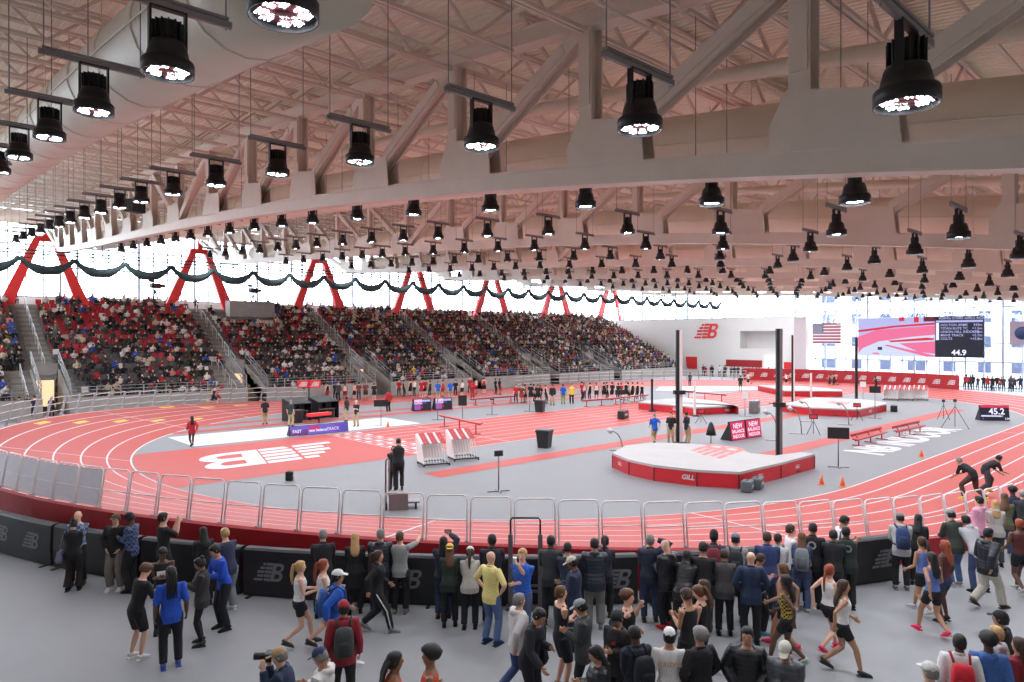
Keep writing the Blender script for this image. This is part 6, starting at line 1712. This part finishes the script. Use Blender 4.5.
# ------------------------------------------------------------------ seats and spectators
def seat_proto():
    m = MB(); m.box((0, .1, .62), (.46, .05, .46), M=Matrix.Rotation(R(-8), 3, 'X')); m.box((0, -.08, .42), (.45, .38, .06)); m.box((0, .06, .2), (.08, .1, .4)); return m
seatm = seat_proto()
SEATC = [mat('seat_red', (186, 34, 44), .5, noise=0), mat('seat_white', (222, 214, 210), .5, noise=0), mat('seat_grey', (92, 84, 82), .6, noise=0)]
def spect_proto(v):
    """seated figure facing -y; roles 0 clothes, 1 skin, 2 hair, 3 legs"""
    m = MB(); rr = random.Random(v); ln = rr.uniform(-.12, .16); tw = rr.uniform(-.05, .05)
    def el(y, z, a, b, n=7, x=0): return [(x + a * math.cos(2 * PI * k / n), y + b * math.sin(2 * PI * k / n), z) for k in range(n)]
    m.rings([el(0, .42, .18, .13), el(-.02 - ln * .3, .62, .17, .12), el(-.03 - ln * .8, .84, .2, .12), el(-.03 - ln, .95, .12, .08), el(-.03 - ln, 1.0, .06, .06)], 0)
    hy = -.05 - ln * 1.1
    m.rings([el(hy, .99, .05, .05, 7, tw), el(hy, 1.05, .07, .08, 7, tw), el(hy, 1.14, .08, .095, 7, tw), el(hy, 1.2, .06, .07, 7, tw)], 1)
    m.rings([el(hy + .02, 1.08, .082, .095, 7, tw), el(hy + .012, 1.17, .088, .10, 7, tw), el(hy + .01, 1.235, .05, .06, 7, tw)], 2)
    if v == 4: m.rings([el(hy + .05, .9, .09, .05, 6, tw), el(hy + .04, 1.1, .09, .07, 6, tw)], 2)
    for s in (-1, 1):
        m.tube([(s * .1, -.02, .47), (s * .12, -.42, .47), (s * .12, -.46, .44)], [.09, .075, .07], 6, 3); m.tube([(s * .12, -.44, .48), (s * .12, -.42, .05)], [.07, .05], 6, 3)
        if v % 3 == 0: P = [(s * .2, -.03 - ln, .9), (s * .26, -.08, .68), (s * .08, -.3, .6)]
        elif v % 3 == 1: P = [(s * .2, -.03 - ln, .9), (s * .27, -.05, .66), (s * .17, -.32, .56)]
        else: P = [(s * .2, -.03 - ln, .9), (s * .25, -.2, .74), (s * .07, -.26, .95 if s > 0 else .72)]
        m.tube(P, [.06, .052, .04], 6, 0); m.ball(P[-1], .045, 5, 1)
    return m
PR = [spect_proto(i) for i in range(6)]
CTOP = [((24, 24, 28), 16, 'black'), ((40, 42, 52), 10, 'dark navy'), ((66, 62, 62), 9, 'charcoal'), ((110, 104, 102), 5, 'grey'), ((84, 60, 50), 4, 'brown'), ((176, 36, 46), 5, 'red'), ((226, 216, 210), 6, 'white'), ((40, 84, 176), 2.5, 'blue'), ((196, 176, 152), 4, 'tan'), ((52, 66, 52), 2, 'dark green'), ((214, 130, 120), 1, 'pink'), ((224, 180, 60), .6, 'yellow')]
CMAT = [mat('spectator_cloth_%s' % n.replace(' ', '_'), c, .85, noise=0) for c, w, n in CTOP]
SMAT = [mat('spectator_skin_%s' % k, SK[k], .6, noise=0) for k in 'LMD']
HMAT = [mat('spectator_hair_%s' % k, HC[k], .8, noise=0) for k in 'kbny']
LMAT = [mat('spectator_legs_%d' % i, c, .85, noise=0) for i, c in enumerate([(28, 28, 32), (52, 60, 84), (80, 74, 70)])]
ALLM = CMAT + SMAT + HMAT + LMAT
rnd = random.Random(5)
places = []
seats_ = []
def in_view(x, y, z):
    d = depth(x, y)
    if d < 5: return False
    u = 512 + F * (math.sin(TH) * x - math.cos(TH) * y) / d
    return -12 < u < 1036
for i in range(NR):
    y = rowy[i] + RD * .62; z = rowz[i]
    x = GX0 + .4
    while x < GX1 - .3:
        x += .53
        bad = False
        for a, (va, vb_) in zip(AIS, VOM):
            if rowy[i] < YV:
                if a - 2.6 < x < a + 2.0: bad = True
            elif a - 1.0 < x < a + 1.0: bad = True
        if bad or not in_view(x, y, z): continue
        if i >= NR - 4 and 26.4 < x < 32.8: continue      # media platform
        bay = sum(1 for a in AIS if x > a)
        if i == 0: kind = 2
        else: kind = 0 if i > 8 + 2 * math.sin(x * .9) else 2
        if rnd.random() < (.10 if bay == 2 else .16): kind = 1
        occ = {1: .86, 2: .66, 3: .84}.get(bay, .93)
        if bay == 2 and (i > 13): occ = .55
        if bay == 2 and 13 < x < 16 and i > 12: occ = .45
        if bay == 3 and i > 13 and x < 33: occ = .5; kind = 1 if rnd.random() < .55 else kind
        if i == NR - 1: occ = .75
        if rnd.random() < .5: occ *= .96
        q = rnd.random() < occ
        seats_.append((x, y + .12, z, kind, q))
        if q: places.append((x + rnd.uniform(-.06, .06), y - .02, z))
# a second fill: people stand and sit along the back platform
for k in range(150):
    x = rnd.uniform(8, 92)
    if 25.5 < x < 33: continue
    if in_view(x, 79, 9.1): places.append((x, 79 + rnd.uniform(-.3, .8), 9.15))
camd = lambda p: (p[0] ** 2 + p[1] ** 2 + (p[2] - CH) ** 2)
places.sort(key=camd)
NI = max(0, 300 - sum(1 for o in COL.objects if o.name.split('.')[0] == 'person'))
wts = [w for _, w, _ in CTOP]
SPM = {}
def role_mesh(v, c, s, h, l):
    k = (v, c, s, h, l)
    if k not in SPM: SPM[k] = PR[v].mesh('person', [CMAT[c], SMAT[s], HMAT[h], LMAT[l]])
    return SPM[k]
for p in places[:NI]:
    c = rnd.choices(range(len(CTOP)), wts)[0]; v = rnd.randrange(6)
    o = bpy.data.objects.new('person', role_mesh(v, c, rnd.randrange(3), 0 if v != 4 else rnd.randrange(3), rnd.randrange(2))); COL.objects.link(o)
    o.location = p; o.rotation_euler = (0, 0, rnd.uniform(-.3, .5)); o.scale = (1, 1, rnd.uniform(.94, 1.06))
    tag(o, 'seated spectator in %s in the nearest part of the grandstand' % CTOP[c][2], 'person', 'nearest spectators dressed in %s' % CTOP[c][2])
# the rest of the audience as one crowd
arr = [(np.array(m.v), m.f, m.m) for m in PR]
V = []; FF = []; MI = []; off = 0
for p in places[NI:]:
    v = rnd.randrange(6); A, fs, ms = arr[v]; a = rnd.uniform(-.35, .45); c, s = math.cos(a), math.sin(a); k = rnd.uniform(.93, 1.07)
    B = np.empty_like(A); B[:, 0] = A[:, 0] * c - A[:, 1] * s + p[0]; B[:, 1] = A[:, 0] * s + A[:, 1] * c + p[1]; B[:, 2] = A[:, 2] * k + p[2]
    V.append(B); mi_ = [rnd.choices(range(len(CTOP)), wts)[0], len(CMAT) + rnd.randrange(3), len(CMAT) + 3 + rnd.choice((0, 0, 1, 1, 2, 3)), len(CMAT) + 7 + rnd.randrange(3)]
    FF += [tuple(i + off for i in f) for f in fs]; MI += [mi_[m] for m in ms]; off += len(A)
me = bpy.data.meshes.new('spectators'); me.from_pydata(np.concatenate(V).tolist(), [], FF)
for m in ALLM: me.materials.append(m)
me.polygons.foreach_set('material_index', MI); me.update()
o = bpy.data.objects.new('spectators', me); COL.objects.link(o); tag(o, 'dense crowd of seated spectators filling the farther grandstand rows', 'crowd', kind='stuff')
# seats
vis = [s for s in seats_]
vis.sort(key=camd)
free = [s for s in vis if not s[4]][:300]
fs_ = set((s[0], s[2]) for s in free)
SM = [seatm.mesh('stadium_seat', [m]) for m in SEATC]
cn = ['red', 'white', 'dark grey']
for s in free:
    o = bpy.data.objects.new('stadium_seat', SM[s[3]]); COL.objects.link(o); o.location = s[:3]
    tag(o, 'empty %s stadium seat in the nearer grandstand blocks' % cn[s[3]], 'seat', 'empty %s seats' % cn[s[3]])
A = np.array(seatm.v); V = []; FF = []; MI = []; off = 0
for s in vis:
    if (s[0], s[2]) in fs_: continue
    V.append(A + np.array(s[:3])); FF += [tuple(i + off for i in f) for f in seatm.f]; MI += [s[3]] * len(seatm.f); off += len(A)
me = bpy.data.meshes.new('stadium_seats'); me.from_pydata(np.concatenate(V).tolist(), [], FF)
for m in SEATC: me.materials.append(m)
me.polygons.foreach_set('material_index', MI); me.update()
o = bpy.data.objects.new('stadium_seats', me); COL.objects.link(o); tag(o, 'rows of red, white and grey stadium seats beneath the crowd', 'seats', kind='stuff')
print('people', len(places), 'seats', len(vis))
